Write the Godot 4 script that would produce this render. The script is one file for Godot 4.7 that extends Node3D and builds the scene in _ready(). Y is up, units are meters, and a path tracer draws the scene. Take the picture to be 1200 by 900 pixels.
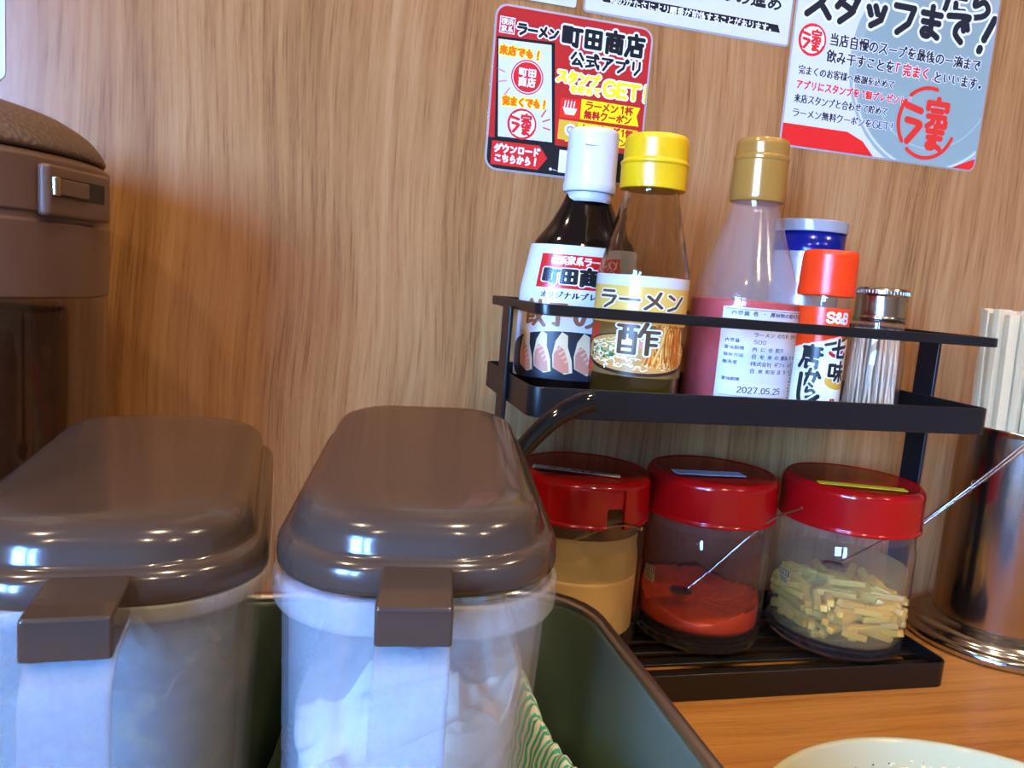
extends Node3D
# Counter corner of a noodle shop: condiment rack, jars, two seasoning boxes in a steel bin, dispenser.
# World: table top y = 0, timber wall at z = WALL, the photographer at z = 0.

const WALL := -0.585

# ---------------------------------------------------------------- letter shapes (pen strokes on a 20 x 20 square)
const PEN := {
	"ラ": "4,3 16,3;2,8 18,8 15,14 7,19", "ー": "2,10 18,10", "メ": "15,2 11,11 3,18;5,6 17,16", "ン": "3,4 8,7;3,18 11,15 18,5",
	"ス": "4,3 16,3 11,11 2,18;11,11 18,18", "タ": "8,1 6,6 2,11;7,4 17,4 13,13 5,19;6,9 14,12", "ッ": "4,8 6,12;9,7 11,11;16,7 14,14 7,18",
	"フ": "3,4 17,4 14,13 6,19", "プ": "2,6 14,6 12,13 5,19;15,3 17,1 19,3 17,5 15,3", "ブ": "2,6 14,6 12,13 5,19;15,1 16,4;18,0 19,3",
	"ア": "3,4 17,4 11,10;10,8 9,13 5,19", "リ": "5,3 5,12;14,2 14,11 8,19", "ダ": "7,2 5,6 1,11;6,5 14,5 11,13 3,19;4,9 12,13;16,1 17,4;19,0 20,3",
	"ウ": "10,1 10,5;3,10 3,5 17,5 14,13 7,19", "ロ": "4,4 16,4 16,17 4,17 4,4", "ド": "6,2 6,19;6,8 14,13;13,2 15,5;17,1 19,4",
	"ト": "7,2 7,19;7,8 16,13", "ピ": "5,2 5,17 16,17;14,6 5,9;15,3 17,1 19,3 17,5 15,3", "グ": "8,1 2,9;7,4 15,4 11,13 4,19;16,1 17,4;19,0 20,3",
	"ク": "8,1 2,9;7,4 17,4 13,13 5,19", "ポ": "2,6 15,6;9,1 9,18 7,17;5,10 2,15;13,10 16,15;16,3 18,1 20,3 18,5 16,3",
	"レ": "6,2 6,18 17,10", "ゼ": "2,9 16,6 12,11;7,2 7,17 16,17;16,1 17,4;19,0 20,3", "オ": "2,7 18,7;12,1 12,18 9,17;12,8 3,17",
	"ジ": "4,2 8,4;2,8 6,10;3,18 11,15 17,7;15,1 16,4;18,0 19,3", "ナ": "2,7 18,7;11,1 10,12 5,19", "ル": "6,3 6,11 2,18;12,2 12,17 18,11",
	"ギ": "3,6 15,5;2,12 17,11;8,1 11,19;16,1 17,4;19,0 20,3",
	"ま": "3,5 17,5;4,10 16,10;10,1 10,16 6,18 4,16 7,14 16,18", "で": "2,4 18,3 10,9 9,14 14,18;14,8 15,11;17,7 18,10",
	"も": "9,1 8,15 12,18 16,15 16,11;3,7 14,7;3,12 14,12", "く": "14,2 5,10 14,18", "を": "3,4 16,4;9,1 3,12 8,9 11,11 11,15;17,8 7,14 8,18 16,18",
	"め": "5,4 8,14;13,2 9,13 4,17 3,12 9,7 15,7 18,12 15,16 11,18", "て": "2,4 18,3 10,9 9,14 15,18", "こ": "5,4 15,4 13,6;4,12 6,16 16,16",
	"ち": "3,5 16,5;9,1 5,12 12,9 16,12 14,16 7,18", "ら": "8,1 12,4;6,6 5,12 12,9 16,13 13,17 6,19", "か": "2,7 12,6 13,10 10,18 8,17;8,1 3,18;15,4 18,9",
	"の": "10,4 7,15 4,16 2,11 6,5 13,4 18,9 16,15 11,18", "た": "2,6 12,5;7,1 3,18;11,9 18,9;11,13 12,17 18,17", "さ": "3,6 17,5;8,1 13,11;5,12 7,17 15,17",
	"に": "4,2 3,18 5,14;9,5 17,5;9,13 10,16 17,16", "よ": "10,1 10,15 6,18 3,15 7,13 17,18;10,6 17,6", "り": "5,2 4,10 7,8;14,2 15,11 9,19",
	"が": "2,7 11,6 12,10 9,18 7,17;7,1 2,18;14,5 17,9;15,1 16,3;18,0 19,2", "す": "2,5 18,5;11,1 11,10 8,13 6,10 9,8 12,10 11,15 6,19",
	"る": "5,3 14,3 4,12 11,9 16,12 14,17 8,18 8,15 12,16", "と": "6,2 8,9;16,6 6,11 4,15 8,18 16,18", "あ": "3,5 16,5;8,1 8,16;13,8 7,17 3,15 5,11 12,9 17,12 15,17 11,18",
	"。": "3,15 5,13 7,15 5,17 3,15", "い": "4,4 4,13 7,16;14,5 17,11", "へ": "2,12 8,6 18,15", "お": "2,6 12,6;7,1 7,16 3,16 4,12 12,9 16,12 15,17 11,18;14,3 18,6",
	"わ": "6,1 6,19;2,6 8,5 2,15 12,8 17,11 15,16 11,18", "せ": "2,8 18,6;13,2 13,11 11,11;6,3 6,15 9,17 16,17", "み": "4,3 11,3 5,16 2,14 5,11 18,15;16,8 13,19",
	"し": "6,2 6,14 9,18 16,13", "っ": "3,9 13,7 16,11 13,16 7,18", "れ": "5,1 5,19;1,6 8,5 1,15 12,6 14,8 13,16 18,16",
	"!": "11,1 10,12;10,17 10,18", "「": "14,2 8,2 8,14", "」": "6,18 12,18 12,6", ".": "8,17 9,18", "・": "9,9 11,11",
	"町": "2,3 9,3 9,15 2,15 2,3;2,9 9,9;5.5,3 5.5,15;11,4 19,4;15,4 15,18 12,17", "田": "3,3 17,3 17,17 3,17 3,3;3,10 17,10;10,3 10,17",
	"商": "10,0 10,3;2,3 18,3;6,4 7,7;14,4 13,7;3,19 3,7 17,7 17,18 15,18;8,8 6,11;12,8 14,11;7,12 13,12 13,17 7,17 7,12",
	"店": "10,0 10,3;3,3 18,3;4,3 4,12 1,19;11,5 11,11;11,8 17,8;7,11 16,11 16,18 7,18 7,11", "公": "7,2 2,10;13,2 18,10;9,10 4,17 15,16;12,12 17,19",
	"式": "2,5 18,5;13,1 14,11 19,19 19,15;15,1 17,3;3,10 11,10;7,10 7,17;2,18 12,15", "来": "3,4 17,4;5,6 7,9;15,6 13,9;2,10 18,10;10,1 10,19;9,11 2,18;11,11 18,18",
	"完": "10,0 10,3;2,7 2,3 18,3 18,7;6,8 14,8;3,12 17,12;8,12 7,16 3,19;12,12 12,18 18,18 18,15",
	"貯": "2,2 8,2 8,13 2,13 2,2;2,6 8,6;2,9 8,9;3,14 1,18;7,14 9,18;14,0 14,3;10,7 10,3 19,3 19,7;11,9 18,9;15,9 15,18 12,17",
	"杯": "1,6 9,6;5,1 5,19;5,7 1,14;6,8 8,11;10,3 19,3;15,3 10,11;14,8 14,19;15,9 19,13",
	"無": "5,0 2,6;4,3 17,3;2,8 18,8;1,13 19,13;5,3 5,13;9,3 9,13;12,3 12,13;16,3 16,13;3,15 2,19;8,15 8,18;12,15 13,18;16,15 18,19",
	"料": "2,3 4,6;8,3 7,6;1,8 9,8;5,1 5,19;5,9 1,15;6,9 9,13;12,3 14,5;11,8 13,10;10,14 19,12;16,1 16,19",
	"個": "5,1 1,8;4,6 4,19;7,3 18,3 18,18 7,18 7,3;9,7 16,7;12,4 12,10;10,11 15,11 15,15 10,15 10,11", "当": "10,0 10,7;4,2 6,6;16,2 14,6;3,8 17,8 17,19;4,13 17,13;3,18 17,18",
	"自": "10,0 8,3;4,3 16,3 16,19 4,19 4,3;4,8 16,8;4,13 16,13", "慢": "4,1 4,19;1,6 2,10;6,5 7,8;9,1 18,1 18,6 9,6 9,1;8,8 19,8 19,12 8,12 8,8;12,8 12,12;15,8 15,12;9,14 17,14 13,18 8,19;10,15 19,19",
	"最": "5,1 15,1 15,7 5,7 5,1;5,4 15,4;1,9 19,9;4,9 4,18;9,9 9,19;4,12 9,12;4,15 9,15;1,18 9,17;11,11 18,11 15,16 10,19;12,12 19,19",
	"後": "6,1 1,6;7,5 1,11;4,9 4,19;13,1 9,5 14,5 9,9 17,9;12,10 8,15;11,12 18,12 14,17 8,19;11,13 19,19", "一": "2,10 18,10",
	"滴": "2,2 5,4;1,8 4,10;5,13 1,19;12,0 12,3;7,3 19,3;10,4 10,6;15,4 14,6;8,19 8,7 19,7 19,18;13,8 13,12;10,10 17,10;11,12 16,12 16,16 11,16 11,12",
	"飲": "6,0 1,6;6,1 10,5;3,7 9,7 9,13 3,13 3,7;3,10 9,10;3,13 3,18 9,16;13,1 11,8;12,5 19,5 18,9;15,7 14,14 10,19;15,11 19,19", "干": "3,3 17,3;1,10 19,10;10,3 10,19",
	"客": "10,0 10,2;2,6 2,2 18,2 18,6;8,4 3,10;7,6 14,6 10,10 1,14;7,7 18,14;6,14 14,14 14,19 6,19 6,14",
	"様": "1,6 8,6;4,1 4,19;4,8 1,14;11,1 12,3;17,1 16,3;9,4 19,4;14,4 14,18 12,18;10,7 18,7;9,10 19,10;9,13 12,13 9,18;18,12 15,14;14,12 19,18",
	"感": "3,3 18,3;3,3 3,10 1,13;5,6 10,6;5,8 10,8 10,11 5,11 5,8;12,0 13,8 18,12 18,9;16,6 12,11;3,14 2,18;6,14 7,18 13,18 13,16;9,13 11,15;15,14 18,18",
	"謝": "2,1 5,2;1,4 7,4;2,7 6,7;2,10 6,10;2,13 6,13 6,18 2,18 2,13;8,3 13,3 13,18 11,18;8,3 8,12;8,6 13,6;8,9 13,9;7,12 14,12;13,12 7,18;14,6 20,6;18,1 18,18 16,17;15,9 16,13",
	"込": "2,2 4,4;2,8 5,8 4,15 1,18;4,16 8,18 19,18;9,2 12,2 13,6 18,14;13,5 8,14", "合": "10,1 1,9;10,1 19,9;6,8 14,8;5,12 15,12 15,19 5,19 5,12",
	"麺": "6,0 6,7;2,2 10,2;3,4 9,4;1,7 11,7;5,7 1,13;8,7 8,11;3,10 9,10 2,17;4,13 8,16 20,19;12,3 20,3;16,3 15,6;12,6 20,6 20,15 12,15 12,6;16,6 16,15",
	"順": "2,2 1,18;4,3 4,15;7,2 7,19;9,2 19,2;13,2 12,5;10,5 18,5 18,15 10,15 10,5;10,8 18,8;10,11 18,11;12,16 9,19;16,16 19,19",
	"番": "15,0 4,2;2,5 18,5;10,2 10,10;5,3 7,5;15,2 13,5;9,6 2,11;11,6 18,11;4,11 16,11 16,19 4,19 4,11;4,15 16,15;10,11 10,19",
	"前": "5,0 7,3;15,0 13,3;1,4 19,4;3,19 3,7 9,7 9,18 7,18;3,11 9,11;3,14 9,14;13,7 13,15;18,6 18,19 15,18",
	"進": "2,2 4,4;2,8 5,8 4,15 1,18;4,16 8,18 19,18;9,1 6,8;8,5 8,15;13,1 12,4;8,4 18,4;8,8 17,8;8,11 17,11;8,15 19,15;13,4 13,15",
	"横": "1,6 8,6;4,1 4,19;4,8 1,14;9,3 19,3;12,1 12,6;16,1 16,6;8,6 20,6;10,8 18,8 18,15 10,15 10,8;10,11 18,11;14,6 14,15;12,16 9,19;16,16 19,19",
	"浜": "2,2 5,4;1,8 4,10;5,13 1,19;17,1 9,3 9,13;9,7 18,7;15,7 15,13;6,13 20,13;11,15 7,19;15,15 19,19",
	"家": "10,0 10,2;2,6 2,2 18,2 18,6;5,6 15,6;10,6 4,10;8,8 12,13 11,18 9,18;10,10 3,15;11,13 3,19;17,8 13,11;13,10 19,17",
	"系": "15,1 6,3;10,2 5,7 12,8;14,4 4,12 16,12;13,9 17,13;10,12 10,19;6,14 2,18;14,14 18,18",
	"餃": "6,0 1,6;6,1 10,5;3,7 9,7 9,13 3,13 3,7;3,10 9,10;3,13 3,18 9,16;15,0 15,3;11,4 20,4;13,6 11,9;17,6 19,9;18,9 10,19;12,10 20,19", "子": "4,2 15,2 10,7;10,7 10,18 7,17;1,10 19,10",
	"酢": "1,2 10,2;2,6 9,6 9,19 2,19 2,6;4,2 4,10;7,2 7,9 9,10;2,15 9,15;14,0 11,8;12,5 20,5;15,5 15,19;15,9 19,9;15,13 19,13",
	"唐": "10,0 10,2;3,2 18,2;4,2 4,12 1,19;6,5 16,5 16,9;5,7 19,7;6,9 16,9;11,3 11,12;7,13 16,13 16,19 7,19 7,13", "七": "2,10 18,7;8,1 8,17 18,17 18,14",
	"味": "1,4 7,4 7,14 1,14 1,4;10,5 18,5;8,10 20,10;14,1 14,19;13,11 8,18;15,11 20,18",
	"原": "3,2 19,2;4,2 4,11 1,19;11,2 10,4;7,5 16,5 16,11 7,11 7,5;7,8 16,8;12,11 12,19;9,13 6,17;15,13 18,17", "材": "1,6 9,6;5,1 5,19;5,8 1,14;6,9 9,12;10,6 20,6;16,1 16,18 13,17;15,7 10,14",
	"名": "9,0 2,9;8,3 16,3 11,9 3,14;7,6 10,9;6,11 16,11 16,19 6,19 6,11", "内": "3,19 3,5 17,5 17,18 15,18;10,1 10,7 5,14;10,8 15,13",
	"容": "10,0 10,2;2,6 2,2 18,2 18,6;8,4 4,8;12,4 16,8;10,6 3,13;10,6 17,13;6,13 14,13 14,19 6,19 6,13",
	"量": "5,1 15,1 15,6 5,6 5,1;1,8 19,8;4,10 16,10 16,15 4,15 4,10;4,12.5 16,12.5;10,10 10,19;3,17 17,17;1,19 19,19",
	"賞": "10,0 10,3;6,1 7,3;14,1 13,3;2,6 2,3 18,3 18,6;7,5 13,5 13,8 7,8 7,5;5,9 15,9 15,16 5,16 5,9;5,11 15,11;5,14 15,14;8,16 4,19;12,16 16,19",
	"期": "3,1 3,13;8,1 8,13;1,3 10,3;3,6 8,6;3,9 8,9;0,13 10,13;4,15 2,18;7,15 9,18;12,2 18,2 18,18 16,18;12,2 12,12 10,19;12,7 18,7;12,12 18,12",
	"限": "2,1 2,19;2,2 8,2 5,7 8,11 4,13;10,2 18,2 18,9 10,9;10,5 18,5;10,2 10,18 15,15;18,10 14,13;12,9 19,19", "保": "5,1 1,8;4,6 4,19;8,2 17,2 17,7 8,7 8,2;7,10 19,10;13,7 13,19;12,11 7,17;14,11 19,17",
	"存": "1,5 19,5;8,1 1,13;5,9 5,19;8,9 16,9 13,12;13,12 13,18 10,17;7,13 19,13", "方": "10,0 10,4;1,4 19,4;8,4 7,12 2,19;8,9 16,9 15,18 12,17",
	"法": "2,2 5,4;1,8 4,10;5,13 1,19;8,5 18,5;13,1 13,10;6,10 20,10;12,11 8,18 18,17;16,14 19,19", "販": "2,2 8,2 8,13 2,13 2,2;2,6 8,6;2,9 8,9;3,14 1,18;7,14 9,18;11,3 19,3;11,3 11,11 9,19;11,7 18,7 15,14 11,19;13,9 20,19",
	"売": "10,0 10,7;2,3 18,3;5,7 15,7;2,13 2,10 18,10 18,13;8,12 7,16 2,19;12,12 12,18 18,18 18,16", "者": "3,4 15,4;9,0 9,8;1,8 19,8;17,1 2,13;7,11 15,11 15,19 7,19 7,11;7,15 15,15",
	"株": "1,6 8,6;4,1 4,19;4,8 1,14;12,1 10,6;11,4 19,4;9,9 20,9;15,1 15,19;14,10 9,17;16,10 20,17", "会": "10,0 1,8;10,0 19,8;6,8 14,8;3,12 17,12;9,12 4,18 15,17;13,14 17,19",
	"社": "4,0 5,3;1,5 9,5 2,12;5,9 5,19;6,10 9,13;11,8 19,8;15,2 15,18;10,18 20,18", "食": "10,0 1,7;10,0 19,7;8,5 13,5;5,8 15,8 15,14 5,14;5,11 15,11;5,8 5,19 11,16;15,14 8,15 18,19",
	"国": "2,2 18,2 18,18 2,18 2,2;5,6 15,6;6,10 14,10;5,14 15,14;10,6 10,14",
	"G": "17,5 14,2 7,2 3,6 3,14 7,18 14,18 17,15 17,11 11,11", "E": "16,2 5,2 5,18 16,18;5,10 14,10", "T": "2,2 18,2;10,2 10,18",
	"S": "16,5 13,2 7,2 4,5 6,9 14,11 16,15 13,18 7,18 4,15", "&": "17,18 6,6 8,2 12,3 11,7 4,12 5,17 10,18 17,11", "B": "5,2 5,18 13,18 16,15 13,10 5,10;5,2 12,2 15,5 13,10",
	"0": "10,2 5,5 5,15 10,18 15,15 15,5 10,2", "1": "6,5 10,2 10,18", "2": "5,5 9,2 15,4 14,9 5,18 16,18", "5": "15,2 6,2 5,9 12,8 16,12 14,17 5,17", "7": "4,2 16,2 9,18",
}

var M := {}
var used := {}

# ---------------------------------------------------------------- mesh kit
class Kit:
	var v := PackedVector3Array()
	var n := PackedVector3Array()
	var uv := PackedVector2Array()
	var idx := PackedInt32Array()

	# rows of points; along a row u, from row to row v. Repeat a row to make a crease. skip: Callable-free list of [row, col0, col1] left open
	func grid(rows: Array, closed := true, skip := []) -> void:
		var base := v.size()
		var m: int = rows[0].size()
		var k := rows.size()
		var cols := m + 1 if closed else m
		var acc := PackedVector3Array()
		acc.resize(k * cols)
		for i in k:
			for j in cols:
				v.append(rows[i][j % m])
				uv.append(Vector2(float(j) / (cols - 1), 1.0 - float(i) / maxi(k - 1, 1)))
		for i in k - 1:
			for j in cols - 1:
				var cut := false
				for s in skip:
					if i >= s[0] and i < s[1] and j >= s[2] and j < s[3]:
						cut = true
				var a := i * cols + j
				var b := a + 1
				var c := a + cols + 1
				var d := a + cols
				var pa := v[base + a]
				var pb := v[base + b]
				var pc := v[base + c]
				var pd := v[base + d]
				var f := -(pb - pa).cross(pc - pa)
				if f.length_squared() > 1e-22:
					acc[a] += f
					acc[b] += f
					acc[c] += f
					if not cut:
						idx.append_array([base + a, base + b, base + c])
				f = -(pc - pa).cross(pd - pa)
				if f.length_squared() > 1e-22:
					acc[a] += f
					acc[c] += f
					acc[d] += f
					if not cut:
						idx.append_array([base + a, base + c, base + d])
		for i in k:
			if closed:
				var s := acc[i * cols] + acc[i * cols + cols - 1]
				acc[i * cols] = s
				acc[i * cols + cols - 1] = s
			# rows that shrink to one point share a normal
			if rows[i][0].distance_squared_to(rows[i][m / 2]) < 1e-14:
				var t := Vector3.ZERO
				for j in cols:
					t += acc[i * cols + j]
				for j in cols:
					acc[i * cols + j] = t
			for j in cols:
				n.append(acc[i * cols + j].normalized() if acc[i * cols + j].length_squared() > 0 else Vector3.UP)

	func done() -> ArrayMesh:
		var a := []
		a.resize(Mesh.ARRAY_MAX)
		a[Mesh.ARRAY_VERTEX] = v
		a[Mesh.ARRAY_NORMAL] = n
		a[Mesh.ARRAY_TEX_UV] = uv
		a[Mesh.ARRAY_INDEX] = idx
		var m := ArrayMesh.new()
		m.add_surface_from_arrays(Mesh.PRIMITIVE_TRIANGLES, a)
		return m

# profile: Array of Vector2(radius, height); rounds each inner corner by r
func fillet(p: Array, r: float, steps := 4) -> Array:
	var out := [p[0]]
	for i in range(1, p.size() - 1):
		var a: Vector2 = p[i - 1]
		var b: Vector2 = p[i]
		var c: Vector2 = p[i + 1]
		var q := minf(r, minf(a.distance_to(b), b.distance_to(c)) * 0.48)
		var s := b + (a - b).normalized() * q
		var e := b + (c - b).normalized() * q
		if q < 1e-5:
			out.append(b)
			continue
		for k in steps + 1:
			var t := float(k) / steps
			out.append(s.lerp(b, t).lerp(b.lerp(e, t), t))
	out.append(p[-1])
	return out

func ring(r: float, y: float, segs: int, sx := 1.0, sz := 1.0, t0 := 0.0, t1 := TAU) -> PackedVector3Array:
	var out := PackedVector3Array()
	var full := absf(t1 - t0 - TAU) < 1e-6
	for j in (segs if full else segs + 1):
		var t := t0 + (t1 - t0) * j / segs
		out.append(Vector3(cos(t) * r * sx, y, sin(t) * r * sz))
	return out

func lathe(p: Array, segs := 48, sx := 1.0, sz := 1.0, k: Kit = null, skip := []) -> Kit:
	if k == null:
		k = Kit.new()
	var rows := []
	for q in p:
		rows.append(ring(q.x, q.y, segs, sx, sz))
	k.grid(rows, true, skip)
	return k

# rounded rectangle in the xz plane; rb rounds the far (-z) corners, rf the near ones
func rrect(hx: float, hz: float, rf: float, rb: float, y: float, cx := 0.0, cz := 0.0, per := 7) -> PackedVector3Array:
	var out := PackedVector3Array()
	var c := [[1, 1, rf, 0.0], [-1, 1, rf, PI / 2], [-1, -1, rb, PI], [1, -1, rb, PI * 1.5]]
	for q in c:
		var r: float = minf(q[2], minf(hx, hz) * 0.999)
		for i in per + 1:
			var t: float = q[3] + PI / 2 * i / per
			out.append(Vector3(cx + q[0] * (hx - r) + cos(t) * r, y, cz + q[1] * (hz - r) + sin(t) * r))
	return out

func dot_ring(like: PackedVector3Array, at: Vector3) -> PackedVector3Array:
	var out := PackedVector3Array()
	for i in like.size():
		out.append(at)
	return out

# rounded block standing on y0; bevel b
func block(size: Vector3, r := 0.001, b := 0.0006, k: Kit = null, at := Vector3.ZERO) -> Kit:
	if k == null:
		k = Kit.new()
	var hx := size.x / 2
	var hz := size.z / 2
	var rows := []
	var y0 := -size.y / 2
	var y1 := size.y / 2
	for q in [[b, y0], [b, y0], [b * 0.3, y0 + b * 0.3], [0, y0 + b], [0, y1 - b], [b * 0.3, y1 - b * 0.3], [b, y1], [b, y1]]:
		rows.append(rrect(hx - q[0], hz - q[0], maxf(r - q[0], b * 0.2), maxf(r - q[0], b * 0.2), q[1], 0, 0, 3))
	rows.push_front(dot_ring(rows[0], Vector3(0, y0, 0)))
	rows.append(dot_ring(rows[0], Vector3(0, y1, 0)))
	for i in rows.size():
		for j in rows[i].size():
			rows[i][j] += at
	k.grid(rows)
	return k

# tube along points; radius one number or one per point; flat squeezes it across "side"
func tube(path: Array, radius, segs := 10, k: Kit = null, wide := 1.0, side := Vector3.UP) -> Kit:
	if k == null:
		k = Kit.new()
	var rows := []
	var a := side
	for i in path.size():
		var p: Vector3 = (path[mini(i + 1, path.size() - 1)] - path[maxi(i - 1, 0)]).normalized()
		a = (a - p * a.dot(p)).normalized()
		var b := a.cross(p)
		var r: float = radius[i] if radius is Array else radius
		var row := PackedVector3Array()
		for j in segs:
			var t := TAU * j / segs
			row.append(path[i] + a * cos(t) * r + b * sin(t) * r * wide)
		if i == 0:
			rows.append(dot_ring(row, path[0]))
			rows.append(row.duplicate())
		rows.append(row)
	rows.append(rows[-1].duplicate())
	rows.append(dot_ring(rows[0], path[-1]))
	k.grid(rows)
	return k

func curve(pts: Array, steps := 8) -> Array:
	var out := []
	for i in pts.size() - 1:
		var p0 = pts[maxi(i - 1, 0)]
		var p1 = pts[i]
		var p2 = pts[i + 1]
		var p3 = pts[mini(i + 2, pts.size() - 1)]
		for s in steps:
			out.append(p1.cubic_interpolate(p2, p0, p3, float(s) / steps))
	out.append(pts[-1])
	return out

# band bent round an upright cylinder, printed side out; t_mid faces the reader, u runs left to right
func wrapped(r: float, y0: float, y1: float, t_mid: float, half: float, segs := 24, sx := 1.0, sz := 1.0, r_top := -1.0) -> Kit:
	var k := Kit.new()
	var rows := []
	for i in 7:
		var f := i / 6.0
		rows.append(ring(lerpf(r, r if r_top < 0 else r_top, f), lerpf(y0, y1, f), segs, sx, sz, t_mid - half, t_mid + half))
	k.grid(rows, false)
	for i in k.uv.size():
		k.uv[i].x = 1.0 - k.uv[i].x
	return k

# the same along a profile of Vector2(radius, height); v follows the height
func wrapped_profile(prof: Array, t_mid: float, half: float, segs: int, sx: float, sz: float) -> Kit:
	var k := Kit.new()
	var rows := []
	for q in prof:
		rows.append(ring(q.x, q.y, segs, sx, sz, t_mid - half, t_mid + half))
	k.grid(rows, false)
	var lo: float = prof[0].y
	var hi: float = prof[-1].y
	for i in k.uv.size():
		k.uv[i] = Vector2(1.0 - k.uv[i].x, (hi - k.v[i].y) / (hi - lo))
	return k

# thin card in the xy plane, front to +z
func card(w: float, h: float, r: float, thick: float) -> Kit:
	var k := Kit.new()
	var edge := rrect(w / 2, h / 2, r, r, 0, 0, 0, 6)
	var rows := []
	for q in [[0.0, 0.0], [1.0, 0.0], [1.0, 0.0], [1.0, 1.0], [1.0, 1.0], [0.0, 1.0]]:
		var row := PackedVector3Array()
		for p in edge:
			row.append(Vector3(p.x * q[0], -p.z * q[0], q[1] * thick))
		rows.append(row)
	k.grid(rows)
	for i in k.v.size():
		k.uv[i] = Vector2(k.v[i].x / w + 0.5, 0.5 - k.v[i].y / h)
	return k

# ---------------------------------------------------------------- naming
func numbered(called: String) -> String:
	used[called] = used.get(called, -1) + 1
	return called if used[called] == 0 else "%s_%03d" % [called, used[called]]

func thing(called: String, label: String, category: String, at := Vector3.ZERO, turn := 0.0, group := "") -> Node3D:
	var o := Node3D.new()
	o.name = numbered(called)
	add_child(o)
	o.position = at
	o.rotation.y = turn
	tag(o, label, category, group)
	return o

func tag(o: Node, label: String, category := "", group := "") -> void:
	o.set_meta("label", label)
	if category:
		o.set_meta("category", category)
	if group:
		o.set_meta("group", group)

func part(called: String, k, m: Material, parent: Node, at := Vector3.ZERO) -> MeshInstance3D:
	var o := MeshInstance3D.new()
	o.name = called
	o.mesh = k.done() if k is Kit else k
	o.material_override = m
	o.position = at
	parent.add_child(o, true)
	return o

func single(called: String, k, m: Material, label: String, category: String, at := Vector3.ZERO, group := "") -> MeshInstance3D:
	var o := part(numbered(called), k, m, self, at)
	tag(o, label, category, group)
	return o

func struct(called: String, size: Vector3, at: Vector3, m: Material, label := "") -> MeshInstance3D:
	var b := BoxMesh.new()
	b.size = size
	var o := part(called, b, m, self, at)
	o.set_meta("kind", "structure")
	if label:
		o.set_meta("label", label)
	return o

# ---------------------------------------------------------------- materials
func rgb(r: float, g: float, b: float, a := 1.0) -> Color:
	return Color(r / 255.0, g / 255.0, b / 255.0, a)

func mat(called: String, c: Color, rough := 0.5, metal := 0.0) -> StandardMaterial3D:
	var m := StandardMaterial3D.new()
	m.resource_name = called
	m.albedo_color = c
	m.roughness = rough
	m.metallic = metal
	M[called] = m
	return m

func clear(called: String, c: Color, rough := 0.05) -> StandardMaterial3D:
	var m := mat(called, c, rough)
	m.transparency = BaseMaterial3D.TRANSPARENCY_ALPHA
	m.cull_mode = BaseMaterial3D.CULL_DISABLED
	return m

func liquid(called: String, c: Color, index := 0.033) -> StandardMaterial3D:
	var m := mat(called, c, 0.0)
	m.refraction_enabled = true
	m.refraction_scale = index
	m.transparency = BaseMaterial3D.TRANSPARENCY_ALPHA
	return m

func printed(called: String, img: Image, rough := 0.35) -> StandardMaterial3D:
	var m := mat(called, Color.WHITE, rough)
	m.albedo_texture = ImageTexture.create_from_image(img)
	return m

func noise(sd: int, kind := FastNoiseLite.TYPE_SIMPLEX_SMOOTH, octaves := 1) -> FastNoiseLite:
	var f := FastNoiseLite.new()
	f.seed = sd
	f.noise_type = kind
	f.frequency = 1.0
	f.fractal_type = FastNoiseLite.FRACTAL_FBM if octaves > 1 else FastNoiseLite.FRACTAL_NONE
	f.fractal_octaves = octaves
	return f

# timber veneer: w x h pixels, grain runs down (or across), colours from a ramp
func veneer(w: int, h: int, across: bool, ramp: Gradient, sd: int) -> ImageTexture:
	var img := Image.create(w, h, false, Image.FORMAT_RGB8)
	var a := noise(sd)
	var b := noise(sd + 1)
	var c := noise(sd + 2)
	var d := noise(sd + 3)
	var e := noise(sd + 4)
	var big := w if not across else h
	for y in h:
		for x in w:
			var g := float(x if not across else y) * 2048.0 / big
			var l := float(y if not across else x) * 512.0 / (h if not across else w)
			g += 9.0 * e.get_noise_2d(g * 0.004, l * 0.009)
			var s := 0.5 + 0.20 * a.get_noise_2d(g * 0.0085, l * 0.0016) + 0.20 * b.get_noise_2d(g * 0.033, l * 0.003) + 0.17 * c.get_noise_2d(g * 0.11, l * 0.009)
			var p := d.get_noise_2d(g * 0.33, l * 0.035)
			s += 0.12 * p + 0.09 * d.get_noise_2d(g * 0.9 + 50.0, l * 0.07)
			if p < -0.45:
				s -= 0.16 * (-0.45 - p) / 0.3
			img.set_pixel(x, y, ramp.sample(clampf(s, 0, 1)))
	img.generate_mipmaps()
	return ImageTexture.create_from_image(img)

# ---------------------------------------------------------------- print and lettering
func disc(img: Image, x: float, y: float, r: float, c: Color) -> void:
	var ri := int(ceil(r))
	for dy in range(-ri, ri + 1):
		var s := r * r - dy * dy
		if s >= 0:
			var hw := int(round(sqrt(s)))
			img.fill_rect(Rect2i(int(round(x)) - hw, int(round(y)) + dy, hw * 2 + 1, 1), c)

func stroke(img: Image, pts: Array, width: float, c: Color) -> void:
	for i in pts.size() - 1:
		var a: Vector2 = pts[i]
		var b: Vector2 = pts[i + 1]
		var k := maxi(1, int(ceil(a.distance_to(b) / maxf(0.8, width * 0.22))))
		for s in k + 1:
			var p := a.lerp(b, float(s) / k)
			disc(img, p.x, p.y, width / 2, c)

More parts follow.
